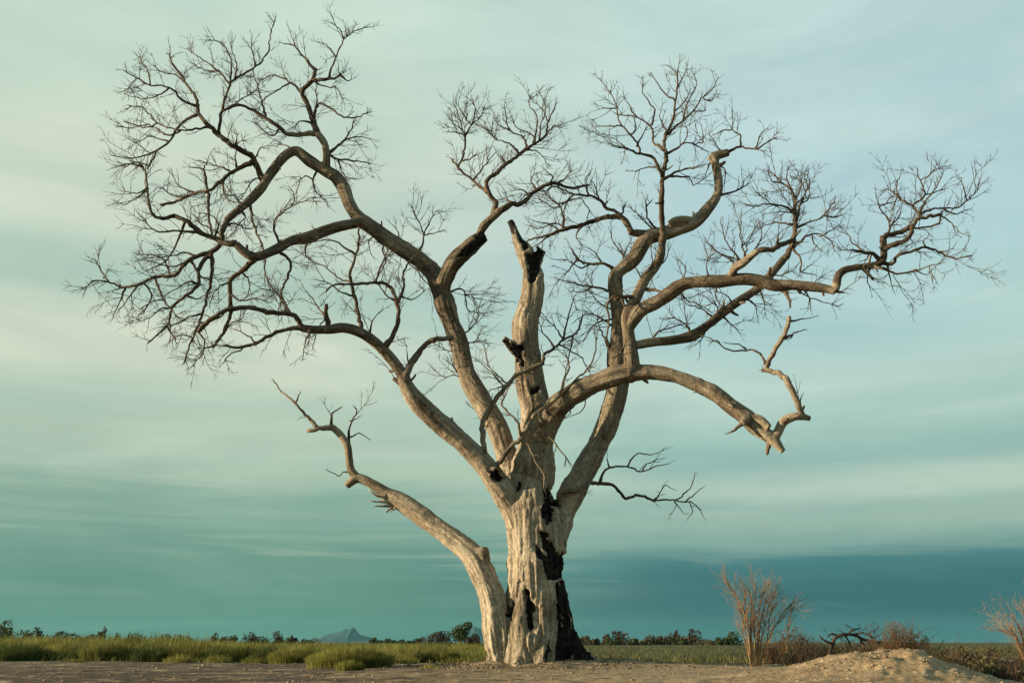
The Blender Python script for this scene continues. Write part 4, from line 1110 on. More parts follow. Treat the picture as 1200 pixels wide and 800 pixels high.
DENS = {"limb_mid_left": 1.95, "limb_left": 1.6, "limb_low_left": 0.22, "limb_arm": 0.2, "limb_front": 1.2, "limb_reach": 1.7, "limb_slant": 1.9, "limb_back": 1.6}
rng = random.Random(23)
for key, polys in TW.items():
    tb = Tubes()
    for S in polys:
        seg = np.linalg.norm(np.diff(S[:, :3], axis=0), axis=1)
        L = seg.sum()
        dens = DENS[key]
        low_right = key == "limb_back" and S[0, 5] > 520
        if low_right:
            dens = 0.35
        cross = key == "limb_left" and S[0, 4] > 560
        rr = S[:, 3].mean()
        cnt = L * dens * (3.0 if rr < 0.05 else 1.9)
        cnt = int(cnt) + (rng.random() < cnt % 1)
        for _ in range(cnt):
            k = min(len(S) - 2, int(len(S) * (1 - 0.92 * rng.random() ** 1.2)))
            t = S[k + 1, :3] - S[k, :3]
            t /= np.linalg.norm(t) + 1e-9
            sd = np.array([rng.gauss(0, 1), rng.gauss(0, 0.8), rng.gauss(0, 1)])
            sd -= t * sd.dot(t)
            sd /= np.linalg.norm(sd)
            ln = rng.uniform(0.3, 1.0) * (1.15 - 0.55 * k / len(S)) * rng.choice((0.65, 1.0, 1.2)) * (0.7 if cross or low_right else 1)
            grow(tb, S[k, :3], t * rng.uniform(0.5, 1.2) + sd * rng.uniform(0.6, 1.0) + np.array((0, 0, 0.12)), ln, min(0.0095, S[k, 3] * 0.7), 0, rng)
        # the tip runs out into a spray
        if S[-1, 3] < 0.035:
            for _ in range(2 if not low_right else 1):
                t = S[-1, :3] - S[-3, :3]
                t /= np.linalg.norm(t) + 1e-9
                grow(tb, S[-1, :3], t + 0.45 * np.array([rng.gauss(0, 1) for _ in range(3)]), rng.uniform(0.10, 0.28) * (0.4 if dens < 0.3 else 1), 0.007, 1, rng)
    o = link("twigs", tb.mesh("twigs"), WOOD, LIMBS[key])
    o["kind"] = "stuff"

# ------------------------------------------------------------------ grass and weeds
def blades(name, mat, items, parent=None):
    """items: rows x, y, z, height, width, lean_x, lean_y, tone -> bent three-section blades"""
    A = np.asarray(items, float)
    n = len(A)
    base = A[:, :3]
    h, wd = A[:, 3], A[:, 4]
    lean = np.stack([A[:, 5], A[:, 6], np.zeros(n)], 1)
    ph = (np.arange(n) * 2.399963) % (2 * math.pi)
    side = np.stack([np.cos(ph), np.sin(ph), np.zeros(n)], 1)
    up = np.array((0, 0, 1.0))
    vs = []
    for f, wf in ((0, 1.0), (0.4, 0.9), (0.75, 0.6)):
        c = base + up * (h * f)[:, None] + lean * (h * f * f)[:, None]
        vs += [c - side * (wd * wf / 2)[:, None], c + side * (wd * wf / 2)[:, None]]
    vs.append(base + up * (h * (1 - 0.25 * np.hypot(A[:, 5], A[:, 6])))[:, None] + lean * h[:, None])
    Vb = np.stack(vs, 1).reshape(-1, 3)
    o7 = np.arange(n)[:, None] * 7
    T = np.array([[0, 1, 3], [0, 3, 2], [2, 3, 5], [2, 5, 4], [4, 5, 6]])
    Fb = (o7[:, :, None] + T[None]).reshape(-1, 3)
    me = mesh_np(name, Vb, Fb, smooth=False)
    put_attr(me, "tone", "FLOAT", np.repeat(A[:, 7], 7))
    return link(name, me, mat, parent)


GRASS = leaf_material("grass_blades", (0.022, 0.032, 0.007), (0.24, 0.235, 0.058), 0.35, 0.9)
FIELD = leaf_material("field_grass_blades", (0.018, 0.024, 0.007), (0.125, 0.120, 0.038), 0.3, 0.5)
WEED = leaf_material("dry_weed_blades", (0.05, 0.045, 0.016), (0.16, 0.125, 0.05), 0.25, 0.6)
nr = np.random.default_rng(5)


def scatter(n, xr, yr, fn):
    """n blades in the wedge of photo columns xr and distances yr; fn(px, y, noise) -> (height, keep probability)"""
    y = np.exp(nr.uniform(math.log(yr[0]), math.log(yr[1]), n))
    px_ = nr.uniform(xr[0], xr[1], n)
    x = (px_ - 600) / F * y * 1.04
    nz = fbm(np.stack([x * 0.55, y * 0.55, np.zeros(n)], 1) + 3.0, 3)
    h, keep = fn(px_, y, nz)
    ok = nr.uniform(0, 1, n) < keep
    x, y, h, nz = x[ok], y[ok], h[ok], nz[ok]
    z = height(x, y) - 0.02
    m = len(x)
    return np.stack([x, y, z, h * nr.uniform(0.45, 1.08, m), nr.uniform(0.007, 0.016, m) * (1 + y / 60), nr.normal(0.12, 0.42, m), nr.normal(0, 0.42, m), np.clip(nr.uniform(0, 1, m) * 0.7 + 0.3 * nz + 0.1, 0, 1)], 1)


def tall(px_, y, nz):
    edge0 = np.interp(px_, [-300, 150, 320, 420, 520, 600], [31.0, 31.0, 29.0, 26.0, 28.5, 28.0]) + 2.0 * nz
    hh = np.interp(px_, [-300, 0, 200, 290, 350, 450, 500, 560, 600], [0.76, 0.76, 0.78, 0.62, 0.50, 0.46, 0.50, 0.46, 0.34]) * (1 + 0.55 * nz)
    return hh * np.clip((y - edge0) / 2.2 + 0.35, 0.3, 1), (y > edge0) * np.clip(0.62 + 0.5 * nz, 0.1, 1)


def low(px_, y, nz):
    e0 = np.interp(px_, [560, 640, 720, 900, 1300], [25.0, 24.2, 23.6, 24.2, 19.0]) + 0.8 * nz
    return (0.16 + 0.10 * np.clip(nz, -0.8, 1) + 0.05 * np.clip((y - 30) / 40, 0, 1)), (y > e0) * np.clip(0.55 + 0.6 * nz, 0.08, 1)


o = blades("tall_grass", GRASS, scatter(110000, (-260, 600), (24.0, 95.0), tall))
tag(o, "dense tall green grass along the far edge of the dirt", "grass", kind="stuff")
o = blades("field_grass", FIELD, scatter(42000, (545, 1500), (19.0, 140.0), low))
tag(o, "short green field grass stretching away behind the dead tree", "grass", kind="stuff")
o = blades("dry_field_weeds", WEED, scatter(9000, (560, 1500), (19.5, 70.0), lambda p, y, nz: (0.16 + 0.16 * np.clip(nz, 0, 1), (y > 24.0) * np.clip(0.30 - 0.6 * nz, 0.03, 0.8))))
tag(o, "dry brown weeds scattered through the short field grass", "weeds", kind="stuff")


def clump(name, label, cat, px_, py_, wpx, hpx, n, mat, group=None, y=None):
    """a rounded tuft standing where its foot meets the ground"""
    y = y or on_ground(px_, py_)
    P, t = at(px_, py_, y)
    gz = ground_z(P[0], y)
    rx, h = wpx * t / F / 2, hpx * t / F
    root = empty(name, (P[0], y, gz))
    a = nr.uniform(0, 2 * math.pi, n)
    rr = np.sqrt(nr.uniform(0, 1, n))
    x_, y_ = P[0] + np.cos(a) * rr * rx * 0.8, y + np.sin(a) * rr * rx * 0.8
    z_ = height(x_, y_) - 0.02
    hh = h * (1 - 0.45 * rr ** 2) * nr.uniform(0.6, 1.1, n)
    items = np.stack([x_, y_, z_, hh, nr.uniform(0.007, 0.015, n), np.cos(a) * rr * 0.45 + nr.normal(0.05, 0.15, n), np.sin(a) * rr * 0.45 + nr.normal(0, 0.15, n), nr.uniform(0, 1, n)], 1)
    blades("leaves", mat, items, root)
    tag(root, label, cat, group)
    return root


clump("grass_clump", "large rounded clump of soft green grass before the tall grass", "grass clump", 410, 781, 122, 27, 7000, GRASS)
clump("grass_clump", "shaggy green grass clump beside the large rounded clump", "grass clump", 348, 777, 80, 24, 3600, GRASS)
clump("grass_clump", "yellowish upright grass tuft in front of the large rounded clump", "grass clump", 410, 786, 40, 17, 700, GRASS)
GRASS2 = leaf_material("deep_grass_blades", (0.012, 0.022, 0.005), (0.095, 0.115, 0.030), 0.3, 0.9)
GRASS3 = leaf_material("straw_green_blades", (0.048, 0.056, 0.014), (0.33, 0.31, 0.090), 0.35, 0.9)
for k, (cx, cy, cw, ch, nb) in enumerate(((20, 772, 90, 26, 2600), (75, 771, 70, 24, 2000), (128, 772, 80, 27, 2400), (185, 773, 70, 25, 2000), (232, 773, 84, 30, 2600), (280, 773, 60, 24, 1800), (318, 775, 56, 25, 1600), (470, 774, 80, 22, 2000), (520, 774, 60, 20, 1500), (155, 770, 50, 30, 1500), (50, 769, 60, 30, 1700))):
    clump("grass_clump", ("deep green bushy clump at the front edge of the tall grass", "straw tinted bushy clump at the front edge of the tall grass", "mid green bushy clump at the front edge of the tall grass")[k % 3], "grass clump", cx, cy, cw, ch, nb, (GRASS2, GRASS3, GRASS)[k % 3], "bushy clumps edging the tall grass")
for (cx, cy, cw, ch, nb) in ((210, 776, 46, 13, 420), (85, 775, 40, 7, 260), (188, 773, 30, 12, 260), (470, 777, 50, 14, 500), (540, 778, 60, 12, 520), (300, 776, 44, 12, 380), (505, 782, 36, 6, 200), (255, 774, 40, 13, 330)):
    clump("grass_tuft", "small low green grass tuft on the open dirt beside the tall grass", "grass tuft", cx, cy, cw, ch, nb, GRASS, "small grass tufts on the dirt")

# ------------------------------------------------------------------ far bushes and trees
def leaf_cloud(n, c, rad, size, seed, bite=0.35, sunk=True, loose=0.42):
    """leaf faces through an uneven crown: several lobes with gaps"""
    g = np.random.default_rng(seed)
    k = 7
    lob = g.normal(0, loose, (k, 3)); lob[:, 2] = np.abs(lob[:, 2]) * 0.9 - 0.15
    lr = g.uniform(0.38, 0.62, k)
    w_ = g.integers(0, k, n)
    d = g.normal(0, 1, (n, 3)); d /= np.linalg.norm(d, axis=1)[:, None]
    p = lob[w_] + d * (lr[w_] * g.uniform(0.45, 1, n) ** 0.6)[:, None]
    keep = fbm(p * 3.1 + seed, 2) > -bite - 0.2
    p = p[keep]
    n = len(p)
    top, bot = np.quantile(p[:, 2], 0.985), np.quantile(p[:, 2], 0.22 if sunk else 0.01)
    p[:, 2] = (p[:, 2] - bot) / (top - bot)
    p = p[(p[:, 2] < 1.06) & (p[:, 2] > -0.06)]
    n = len(p)
    p[:, :2] /= np.quantile(np.abs(p[:, 0]), 0.97)
    P = np.asarray(c) + p * np.asarray(rad)
    u = g.normal(0, 1, (n, 3)); u /= np.linalg.norm(u, axis=1)[:, None]
    v = np.cross(u, g.normal(0, 1, (n, 3))); v /= np.linalg.norm(v, axis=1)[:, None]
    s = size * g.uniform(0.6, 1.3, n)[:, None]
    Vq = np.stack([P - u * s, P - v * s * 0.5, P + u * s, P + v * s * 0.5], 1).reshape(-1, 3)
    return Vq, np.arange(n * 4).reshape(-1, 4), np.repeat(g.uniform(0, 1, n), 4)


LEAFD = leaf_material("dark_green_leaves", (0.018, 0.028, 0.010), (0.055, 0.075, 0.024), 0.15, 0.5)
LEAFB = leaf_material("brown_scrub_leaves", (0.018, 0.015, 0.009), (0.062, 0.046, 0.026), 0.12, 0.5)
LEAFO = leaf_material("olive_scrub_leaves", (0.028, 0.030, 0.012), (0.085, 0.080, 0.032), 0.15, 0.5)
STICK = stick_material("dark_sticks", (0.018, 0.014, 0.010), (0.06, 0.045, 0.03))
bush_seed = [100]


def far_bush(name, label, cat, px_, top, wpx, dist, mat, group=None, n=1100, stem=True, base=None, leaf=None):
    bush_seed[0] += 1
    P, t = at(px_, top, dist)
    gz = ground_z(P[0], dist) if dist < 120 else 0.0
    h, hw = P[2] - gz, wpx * t / F / 2
    root = empty(name, (P[0], dist, gz))
    lift = 0.18 if name.endswith("tree") else 0.0
    Vq, Fq, tone = leaf_cloud(n, (P[0], dist, gz + h * lift), (hw, hw, h * (1 - lift)), leaf or max(0.05, 1.3 * t / F), bush_seed[0], 0.5, lift == 0)
    me = mesh_np("crown", Vq, Fq, smooth=False)
    put_attr(me, "tone", "FLOAT", tone)
    link("crown", me, mat, root)
    tb = Tubes()
    r_ = random.Random(bush_seed[0])
    tb.add(np.array([(P[0], dist, gz - 0.2), (P[0] + 0.03 * h, dist, gz + h * 0.3), (P[0] - 0.02 * h, dist, gz + h * 0.75)]), np.array((0.06, 0.045, 0.015)) * h, 6, rng=r_)
    for k in range(4):
        a = r_.uniform(0, 6.28)
        tb.add(np.array([(P[0], dist, gz + h * 0.12), (P[0] + hw * 0.3 * math.cos(a), dist + hw * 0.3 * math.sin(a), gz + h * 0.4), (P[0] + hw * 0.6 * math.cos(a), dist + hw * 0.6 * math.sin(a), gz + h * 0.7)]), np.array((0.03, 0.02, 0.008)) * h, 5, rng=r_)
    link("trunk", tb.mesh("trunk"), STICK, root)
    tag(root, label, cat, group)
    return root


LB = "distant scrub bush on the horizon beyond the tall grass"
for (x_, top, wp, ds, mt) in ((162, 742, 20, 330, LEAFB), (192, 743, 34, 300, LEAFO), (222, 745, 16, 330, LEAFD), (250, 742, 16, 310, LEAFD), (272, 744, 18, 300, LEAFD), (294, 740.5, 15, 300, LEAFB), (326, 739, 14, 290, LEAFB),
                              (343, 745, 10, 300, LEAFB), (138, 742.5, 6, 300, LEAFB), (105, 743, 20, 290, LEAFD), (440, 747, 12, 420, LEAFD), (454, 748, 20, 420, LEAFD), (476, 749, 16, 400, LEAFD), (205, 744.5, 26, 360, LEAFD), (262, 745.5, 22, 380, LEAFB), (308, 745.5, 24, 380, LEAFD), (338, 747, 22, 400, LEAFD), (362, 748, 22, 420, LEAFB), (464, 749.5, 26, 450, LEAFD), (490, 748, 10, 400, LEAFB)):
    lab = {192: "wide low olive bush on the horizon beyond the tall grass", 326: "tallest brown scrub bush between the slender tree and the pointed mountain", 440: "tiny dark bush at the foot of the pointed mountain"}.get(x_, LB)
    far_bush("scrub_bush", lab, "bush", x_, top, wp, ds, mt, "distant bushes beyond the tall grass", 500)
far_bush("small_tree", "small slender dark tree rising alone above the horizon bushes", "tree", 121, 735, 9, 230, LEAFB, None, 500)
far_bush("leafy_tree", "dark leafy tree with ragged top behind the green hedge bushes", "tree", 6, 727, 26, 130, LEAFD, None, 900)
for (x_, top, wp) in ((8, 738, 34), (36, 738.5, 30), (52, 736, 26), (72, 740, 30), (90, 742, 22)):
    far_bush("hedge_bush", "dense dark green bush in the row behind the tall grass", "bush", x_, top, wp, 120, LEAFD, "dark green bushes in a row", 1300)
far_bush("scrub_bush", "wide reddish brown bush beside the round dark green tree", "bush", 512, 739.5, 36, 210, LEAFB, None, 1800)
far_bush("round_tree", "round dark green tree standing alone on the horizon", "tree", 540, 729.5, 22, 200, LEAFD, None, 2000)
far_bush("scrub_bush", "low purplish brown bush at the foot of the round green tree", "bush", 556, 743, 20, 205, LEAFB, None, 1200)
far_bush("scrub_bush", "small grey bush between purplish bush and dead trunk", "bush", 572, 746, 12, 220, LEAFO, None, 700)
LR = "distant dark bush in the row across the green field behind the dead tree"
for (x_, top, wp, mt) in ((683, 745, 14, LEAFO), (698, 748, 16, LEAFB), (710, 743.5, 11, LEAFB), (728, 739.5, 20, LEAFB), (743, 748, 10, LEAFD), (761, 744, 28, LEAFO), (776, 745, 22, LEAFB), (788, 742, 22, LEAFB), (793, 739, 8, LEAFB),
                          (804, 745, 18, LEAFB), (814, 737.5, 15, LEAFB), (830, 749, 30, LEAFO), (690, 749.5, 22, LEAFD), (720, 748.5, 24, LEAFD), (752, 748.5, 26, LEAFO), (798, 747, 26, LEAFD), (858, 740, 26, LEAFD), (846, 747, 14, LEAFD)):
    lab = {683: "round olive bush across the field, next to the charred root of the dead tree", 728: "broad tall brown bush standing clear of the row across the field",
           710: "small pointed brown bush beside the broad tall bush across the field", 814: "tall upright brown bush ending the thick row across the field",
           858: "dark green bush across the field just behind the tall bare shrub", 830: "long low olive bush past the tall upright bush across the field"}.get(x_, LR)
    far_bush("field_bush", lab, "bush", x_, top, wp, 190 + (x_ * 7) % 40, mt, "bushes in a row across the green field", 1000)

# ------------------------------------------------------------------ bare shrubs and dead brush on the right
TAN = stick_material("tan_bare_stems", (0.12, 0.070, 0.034), (0.27, 0.17, 0.085))
RED = stick_material("reddish_fine_twigs", (0.13, 0.080, 0.042), (0.30, 0.195, 0.105))
BRN = stick_material("brown_dry_brush", (0.045, 0.027, 0.015), (0.13, 0.078, 0.038))


def spray(tb, P0, dirv, L, r, level, rng, up=0.03, maxl=2, wander=0.10, kids=5.0):
    n = max(4, int(L / 0.09))
    P = [np.asarray(P0, float)]
    d = dirv / np.linalg.norm(dirv)
    for k in range(n):
        d = d + np.array([rng.gauss(0, wander) for _ in range(3)]) + np.array((0, 0, up))
        d /= np.linalg.norm(d)
        P.append(P[-1] + d * L / n)
    P = np.array(P)
    tb.add(P, np.linspace(r, max(r * 0.3, 0.002), len(P)), 4 if r < 0.012 else 6, rng=rng)
    if level < maxl:
        for _ in range(max(2, int(L * kids * rng.uniform(0.7, 1.2)))):
            k = rng.randint(len(P) // 3, len(P) - 2)
            t = P[k + 1] - P[k]; t /= np.linalg.norm(t)
            sd = np.array([rng.gauss(0, 1) for _ in range(3)]); sd -= t * sd.dot(t); sd /= np.linalg.norm(sd)
            spray(tb, P[k], t + sd * rng.uniform(0.3, 0.7), L * rng.uniform(0.25, 0.5), r * 0.5, level + 1, rng, up, maxl, wander, kids)


def stemmed_shrub(name, label, cat, foot, dist, stems, mat_stem, mat_twig, seed, kids=5.0, gz=None):
    """foot (px, py); stems: traced rows of px points from the foot up"""
    P, t = at(foot[0], foot[1], dist)
    z0 = ground_z(P[0], dist)
    root = empty(name, (P[0], dist, z0))
    r_ = random.Random(seed)
    twig = Tubes()
    for (r0, txt) in stems:
        v = np.array([float(q) for q in txt.split()]).reshape(-1, 2)
        sl = r_.uniform(-0.3, 0.3)
        rows = []
        for k, (a, b) in enumerate(v):
            X, t = at(a, b, dist + sl * (k / len(v)))
            if k == 0:
                X[2] = z0 - 0.05
            rows.append((*X, (0.42 * r0 * (1 - 0.8 * k / (len(v) - 1))) * t / F))
        S = spline(rows, 0.08)
        tb = Tubes()
        tb.add(S[:, :3], np.maximum(S[:, 3], 0.003), 6, lump=0.08, rng=r_)
        link("stem", tb.mesh("stem"), mat_stem, root)
        for _ in range(int(len(S) * 1.4)):
            k = r_.randint(len(S) // 3, len(S) - 2)
            tt = S[k + 1, :3] - S[k, :3]; tt /= np.linalg.norm(tt)
            sd = np.array([r_.gauss(0, 1) for _ in range(3)]); sd -= tt * sd.dot(tt); sd /= np.linalg.norm(sd)
            spray(twig, S[k, :3], tt + sd * r_.uniform(0.3, 0.7), r_.uniform(0.2, 0.55), 0.004, 1, r_, 0.04, 2, 0.13, kids)
    o = link("twigs", twig.mesh("twigs"), mat_twig, root)
    o["kind"] = "stuff"
    tag(root, label, cat)
    return root


stemmed_shrub("bare_sapling", "tall bare shrub of tan stems with reddish twigs beside the mound", "shrub", (884, 778), 21.6, [
    (3.2, "881 777 878 750 876 728 868 708 860 694 850 683"), (3.4, "883 777 880 745 881 720 880 700 876 688"), (3.2, "886 777 884 745 883 715 885 695 884 680"),
    (2.6, "888 777 889 750 892 725 897 708 903 696"), (2.4, "889 777 892 750 897 730 900 712 908 698"), (2.6, "889 777 896 760 906 738 914 724 922 712 931 704"), (2, "880 777 877 760 872 735 869 718 864 700"),
    (2, "890 777 899 750 901 728 905 712"), (1.8, "882 777 874 755 870 740 874 715 872 690"), (1.6, "916 722 926 717 938 716"), (2.2, "885 777 888 742 890 714 893 696 898 686")], TAN, RED, 3, 6.5)
stemmed_shrub("bare_shrub", "reddish bare shrub at the edge of the picked-over brush patch", "shrub", (1204, 775), 19.0, [
    (3.0, "1204 776 1196 757 1190 744 1182 736"), (3.2, "1206 776 1200 756 1197 742 1190 728 1187 722"), (3, "1207 776 1205 750 1206 732 1203 718"), (3, "1209 776 1214 745 1222 722 1225 708"), (2.6, "1208 776 1212 748 1212 715 1216 702"), (2.6, "1203 776 1192 752 1180 738 1176 732")], BRN, RED, 8, 9.0)


def brush_pile(name, label, cat, px_, top, wpx, dist, mat, seed, n=60, r=0.006, group=None, up=0.02, spread=0.8, leafy=None, drop=0.0):
    P, t = at(px_, top, dist)
    z0 = ground_z(P[0], dist)
    h, hw = max(P[2] - z0, 0.15), wpx * t / F / 2
    root = empty(name, (P[0], dist, z0))
    r_ = random.Random(seed)
    tb = Tubes()
    for _ in range(n):
        x0 = P[0] + r_.gauss(0, hw * 0.35)
        y0 = dist + r_.gauss(0, hw * 0.3)
        dx = max(-1.1, min(1.1, (x0 - P[0]) / hw * spread + r_.gauss(0, spread * 0.4)))
        spray(tb, (x0, y0, z0 - 0.04), np.array((dx, r_.gauss(0, spread * 0.5), 1.0)), h * r_.uniform(0.6, 1.05) * math.hypot(1, dx) * 0.9, r, 0, r_, up, 2, 0.16, 5.0 / max(h, 0.4))
    link("twigs", tb.mesh("twigs"), mat, root)["kind"] = "stuff"
    if leafy is not None:
        Vq, Fq, tone = leaf_cloud(leafy[1], (P[0], dist, z0), (hw, hw, h * 0.95), leafy[2], seed, loose=leafy[3] if len(leafy) > 3 else 0.42)
        me = mesh_np("leaves", Vq, Fq, smooth=False)
        put_attr(me, "tone", "FLOAT", tone)
        link("leaves", me, leafy[0], root)
    tag(root, label, cat, group)
    return root


RUST = leaf_material("rusty_dry_leaves", (0.060, 0.036, 0.018), (0.18, 0.112, 0.052), 0.2, 3.0)
brush_pile("brown_bush", "round rusty brown dry bush behind the crest of the mound", "bush", 1052, 728, 40, 16.8, BRN, 21, 90, 0.005, spread=0.35, leafy=(RUST, 6500, 0.013, 0.14))
brush_pile("dark_bush", "dark low bush leaning on the round rusty bush", "bush", 1074, 742, 26, 18.0, STICK, 22, 40, 0.008, leafy=(LEAFD, 700, 0.03))
brush_pile("brown_bush", "low brown bush at the foot of the tall bare shrub", "bush", 902, 742, 34, 24.5, BRN, 23, 60, 0.006, leafy=(LEAFB, 900, 0.025))
brush_pile("dark_bush", "dark olive bush between the tall bare shrub and the mound", "bush", 930, 757, 26, 19.6, STICK, 24, 50, 0.007, leafy=(LEAFO, 1100, 0.026))
brush_pile("dead_brush", "upright tangle of dark dead sticks left of the arched branch", "brush", 955, 742, 38, 19.0, STICK, 25, 40, 0.010)
brush_pile("dead_brush", "low brown brush along the foot of the mound", "brush", 932, 735, 40, 34.0, BRN, 26, 60, 0.010, leafy=(LEAFB, 900, 0.04))
brush_pile("dead_brush", "dark twiggy brush behind the rusty round bush", "brush", 1025, 732, 34, 21.5, STICK, 27, 26, 0.009, spread=0.5)
LBR = "low tangled dark brush on the slope right of the mound"
for k, (x_, top, wp, ds) in enumerate(((1095, 753, 40, 20.5), (1120, 756, 40, 19.5), (1148, 758, 44, 18.0), (1100, 757, 36, 17.5), (1130, 765, 44, 15.8), (1160, 768, 48, 15.0), (1190, 776, 50, 13.8), (1165, 776, 40, 13.2), (1205, 765, 40, 15.5), (1180, 758, 30, 21.0))):
    brush_pile("low_brush", LBR, "brush", x_, top, wp, ds, STICK if k % 3 else BRN, 40 + k, 42, 0.007, "dark brush beside the mound", 0.0, 1.3, (LEAFO if k % 2 else LEAFB, 420, 0.026))
for k, (x_, top, wp, ds) in enumerate(((985, 748, 44, 27.0), (1010, 747, 36, 26.0), (960, 748, 40, 30.0), (1035, 750, 30, 25.0))):
    brush_pile("low_brush", "dark brush in the belt behind the crest of the mound", "brush", x_, top, wp, ds, STICK, 60 + k, 40, 0.010, "dark brush behind the mound", 0.0, 1.1, (LEAFB, 500, 0.04))

# arched fallen branch behind the mound
P, t = at(1000, 760, 18.5)
fb = empty("fallen_branch", (P[0], 18.5, ground_z(P[0], 18.5)))
r_ = random.Random(77)
tw = Tubes()
for k, (r0, r1, txt) in enumerate(((1.9, 1.5, "972 768 975 755 980 746 990 743 1002 744 1012 749 1024 752 1038 752"), (1.4, .8, "1000 744 1008 741 1016 743 1026 748"), (1.1, .7, "990 743 995 752 1000 765"), (1.4, .8, "982 745 975 742 970 746"), (1.2, .7, "1008 747 1012 757 1016 768"),
                                   (1.4, .8, "976 754 966 750 960 744"), (1.4, .7, "994 743 998 738 1008 736"))):
    v = np.array([float(q) for q in txt.split()]).reshape(-1, 2)
    S = spline([(*at(a, b, 18.5 + 0.1 * math.sin(a))[0], (r0 + (r1 - r0) * i / (len(v) - 1)) * 18.5 / F) for i, (a, b) in enumerate(v)], 0.07)
    tb = Tubes()
    tb.add(S[:, :3], S[:, 3], 7, lump=0.12, rng=r_)
    link("branch", tb.mesh("branch"), STICK, fb)
    for _ in range(int(len(S) * 0.3)):
        j = r_.randint(1, len(S) - 2)
        spray(tw, S[j, :3], np.array([r_.gauss(0, 1), r_.gauss(0, 1), r_.uniform(-0.2, 1)]), r_.uniform(0.12, 0.35), 0.005, 1, r_, 0.0, 2, 0.14, 4)
link("twigs", tw.mesh("twigs"), STICK, fb)["kind"] = "stuff"
tag(fb, "dark arched dead branch lying behind the dirt mound", "branch")

# ------------------------------------------------------------------ clods, litter and stones
SOIL = stick_material("soil_clods", (0.13, 0.092, 0.058), (0.29, 0.218, 0.142))
LITTER = stick_material("bark_litter", (0.04, 0.029, 0.020), (0.17, 0.125, 0.082))


def lumps(pts, size, seed):
    """irregular little lumps, one per point"""
    g = np.random.default_rng(seed)
    bm = bmesh.new()
    bmesh.ops.create_icosphere(bm, subdivisions=1, radius=1.0)
    base = np.array([v.co[:] for v in bm.verts])
    tri = np.array([[v.index for v in f.verts] for f in bm.faces])
    bm.free()
    n, k = len(pts), len(base)
    sc = size[:, None] * g.uniform(0.6, 1.3, (n, 3)) * np.array((1, 1, 0.65))
    rad = g.uniform(0.7, 1.25, (n, k, 1))
    a = g.uniform(0, 6.28, n)
    ca, sa = np.cos(a)[:, None], np.sin(a)[:, None]
    b = base[None] * rad
    b = np.stack([b[..., 0] * ca - b[..., 1] * sa, b[..., 0] * sa + b[..., 1] * ca, b[..., 2]], 2)
    Vl = pts[:, None, :] + b * sc[:, None, :]
    Fl = (np.arange(n)[:, None, None] * k + tri[None]).reshape(-1, 3)
    return Vl.reshape(-1, 3), Fl


n = 9000
yl = nr.uniform(9.3, 29.0, n - 1500)
x = np.concatenate([nr.normal(4.35, 0.75, 1500), yl * nr.uniform(-0.56, 0.30, n - 1500)])
y = np.concatenate([nr.normal(12.5, 0.9, 1500), yl])
s = np.concatenate([nr.gamma(1.3, 0.0045, 1500) + 0.003, nr.gamma(1.1, 0.0055, n - 1500) + 0.003])
Vl, Fl = lumps(np.stack([x, y, height(x, y) + s * 0.05], 1), s, 3)
o = link("soil_clods", mesh_np("soil_clods", Vl, Fl, smooth=False), SOIL)
tag(o, "loose crumbs and clods of dry soil on the mound and dirt", "soil", kind="stuff")
# bark flakes and chips round the foot of the trunk
n = 1700
a = nr.uniform(0, 6.28, n)
rr = 0.9 + np.abs(nr.normal(0, 0.9, n))
x, y = TREE[0] + np.cos(a) * rr * 1.5, D - 0.2 + np.sin(a) * rr * 0.9
s = nr.gamma(2.0, 0.007, n) + 0.005
Vl, Fl = lumps(np.stack([x, y, height(x, y) + s * 0.1], 1), s, 4)
o = link("bark_litter", mesh_np("bark_litter", Vl, Fl, smooth=False), LITTER)
tag(o, "flakes of fallen bark littering the foot of the dead trunk", "bark", kind="stuff")
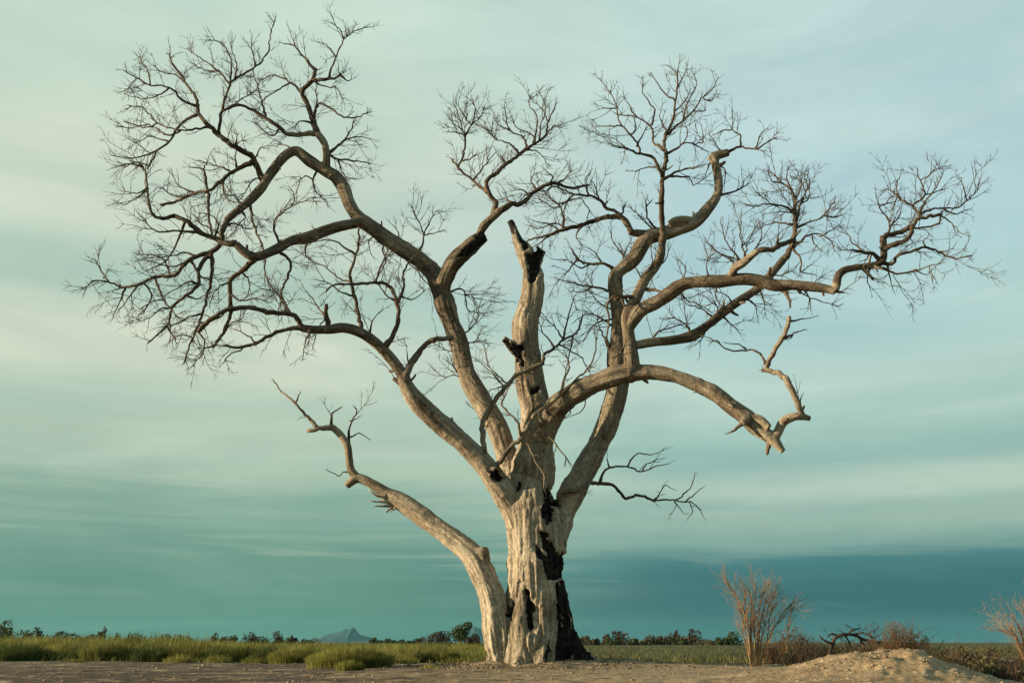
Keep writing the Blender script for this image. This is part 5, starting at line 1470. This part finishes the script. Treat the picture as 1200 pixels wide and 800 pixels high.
# sticks lying on the left dirt
tb = Tubes()
r_ = random.Random(5)
for _ in range(150):
    xx, yy = r_.uniform(-8.5, 1.5), r_.uniform(11.5, 26)
    a, L = r_.gauss(0, 0.5), r_.uniform(0.08, 0.4)
    p0 = np.array((xx, yy, ground_z(xx, yy) + 0.012))
    x1, y1 = xx + math.cos(a) * L, yy + math.sin(a) * L
    p1 = np.array((x1, y1, ground_z(x1, y1) + 0.016))
    tb.add(np.array([p0, (p0 + p1) / 2 + np.array((0, r_.gauss(0, 0.02), 0.01)), p1]), np.array((0.006, 0.005, 0.003)) * r_.uniform(0.5, 1.3), 5, rng=r_)
o = link("twig_litter", tb.mesh("twig_litter"), LITTER)
tag(o, "broken dry twigs strewn over the dirt before the tall grass", "twigs", kind="stuff")
# pale broken slab in the brush on the right
P, t = at(1178, 771, 24.0)
g0 = ground_z(P[0], 24.0)
Vl, Fl = lumps(np.array([(P[0], 24.0, g0 + 0.10)]), np.array([0.30]), 12)
m, nt, b = new_mat("pale_stone")
pos = nt.n("ShaderNodeNewGeometry").outputs["Position"]
nt.link(nt.ramp(nt.noise(pos, 6.0, 5, 0.6), [(0.3, (0.28, 0.25, 0.21)), (0.7, (0.48, 0.44, 0.38))]), b.inputs["Base Color"])
o = link("rock", mesh_np("rock", Vl, Fl, smooth=False), m)
tag(o, "pale broken rock lying among the brush right of the mound", "rock")

# ------------------------------------------------------------------ haze over the plain
me = bpy.data.meshes.new("haze")
bm = bmesh.new()
bmesh.ops.create_cube(bm, size=1.0)
bm.to_mesh(me)
bm.free()
hm = bpy.data.materials.new("evening_haze")
hm.use_nodes = True
ht = NT(hm.node_tree)
ho = ht.n("ShaderNodeOutputMaterial")
hv = ht.n("ShaderNodeVolumePrincipled")
hv.inputs["Color"].default_value = (0.20, 0.58, 0.70, 1)
hv.inputs["Density"].default_value = 0.00003
ht.link(hv.outputs[0], ho.inputs["Volume"])
hz = link("haze", me, hm)
hz.scale = (15600, 15600, 146)
hz.location = (0, 0, 67)
tag(hz, "thin blue evening haze over the whole plain", "haze", kind="stuff")
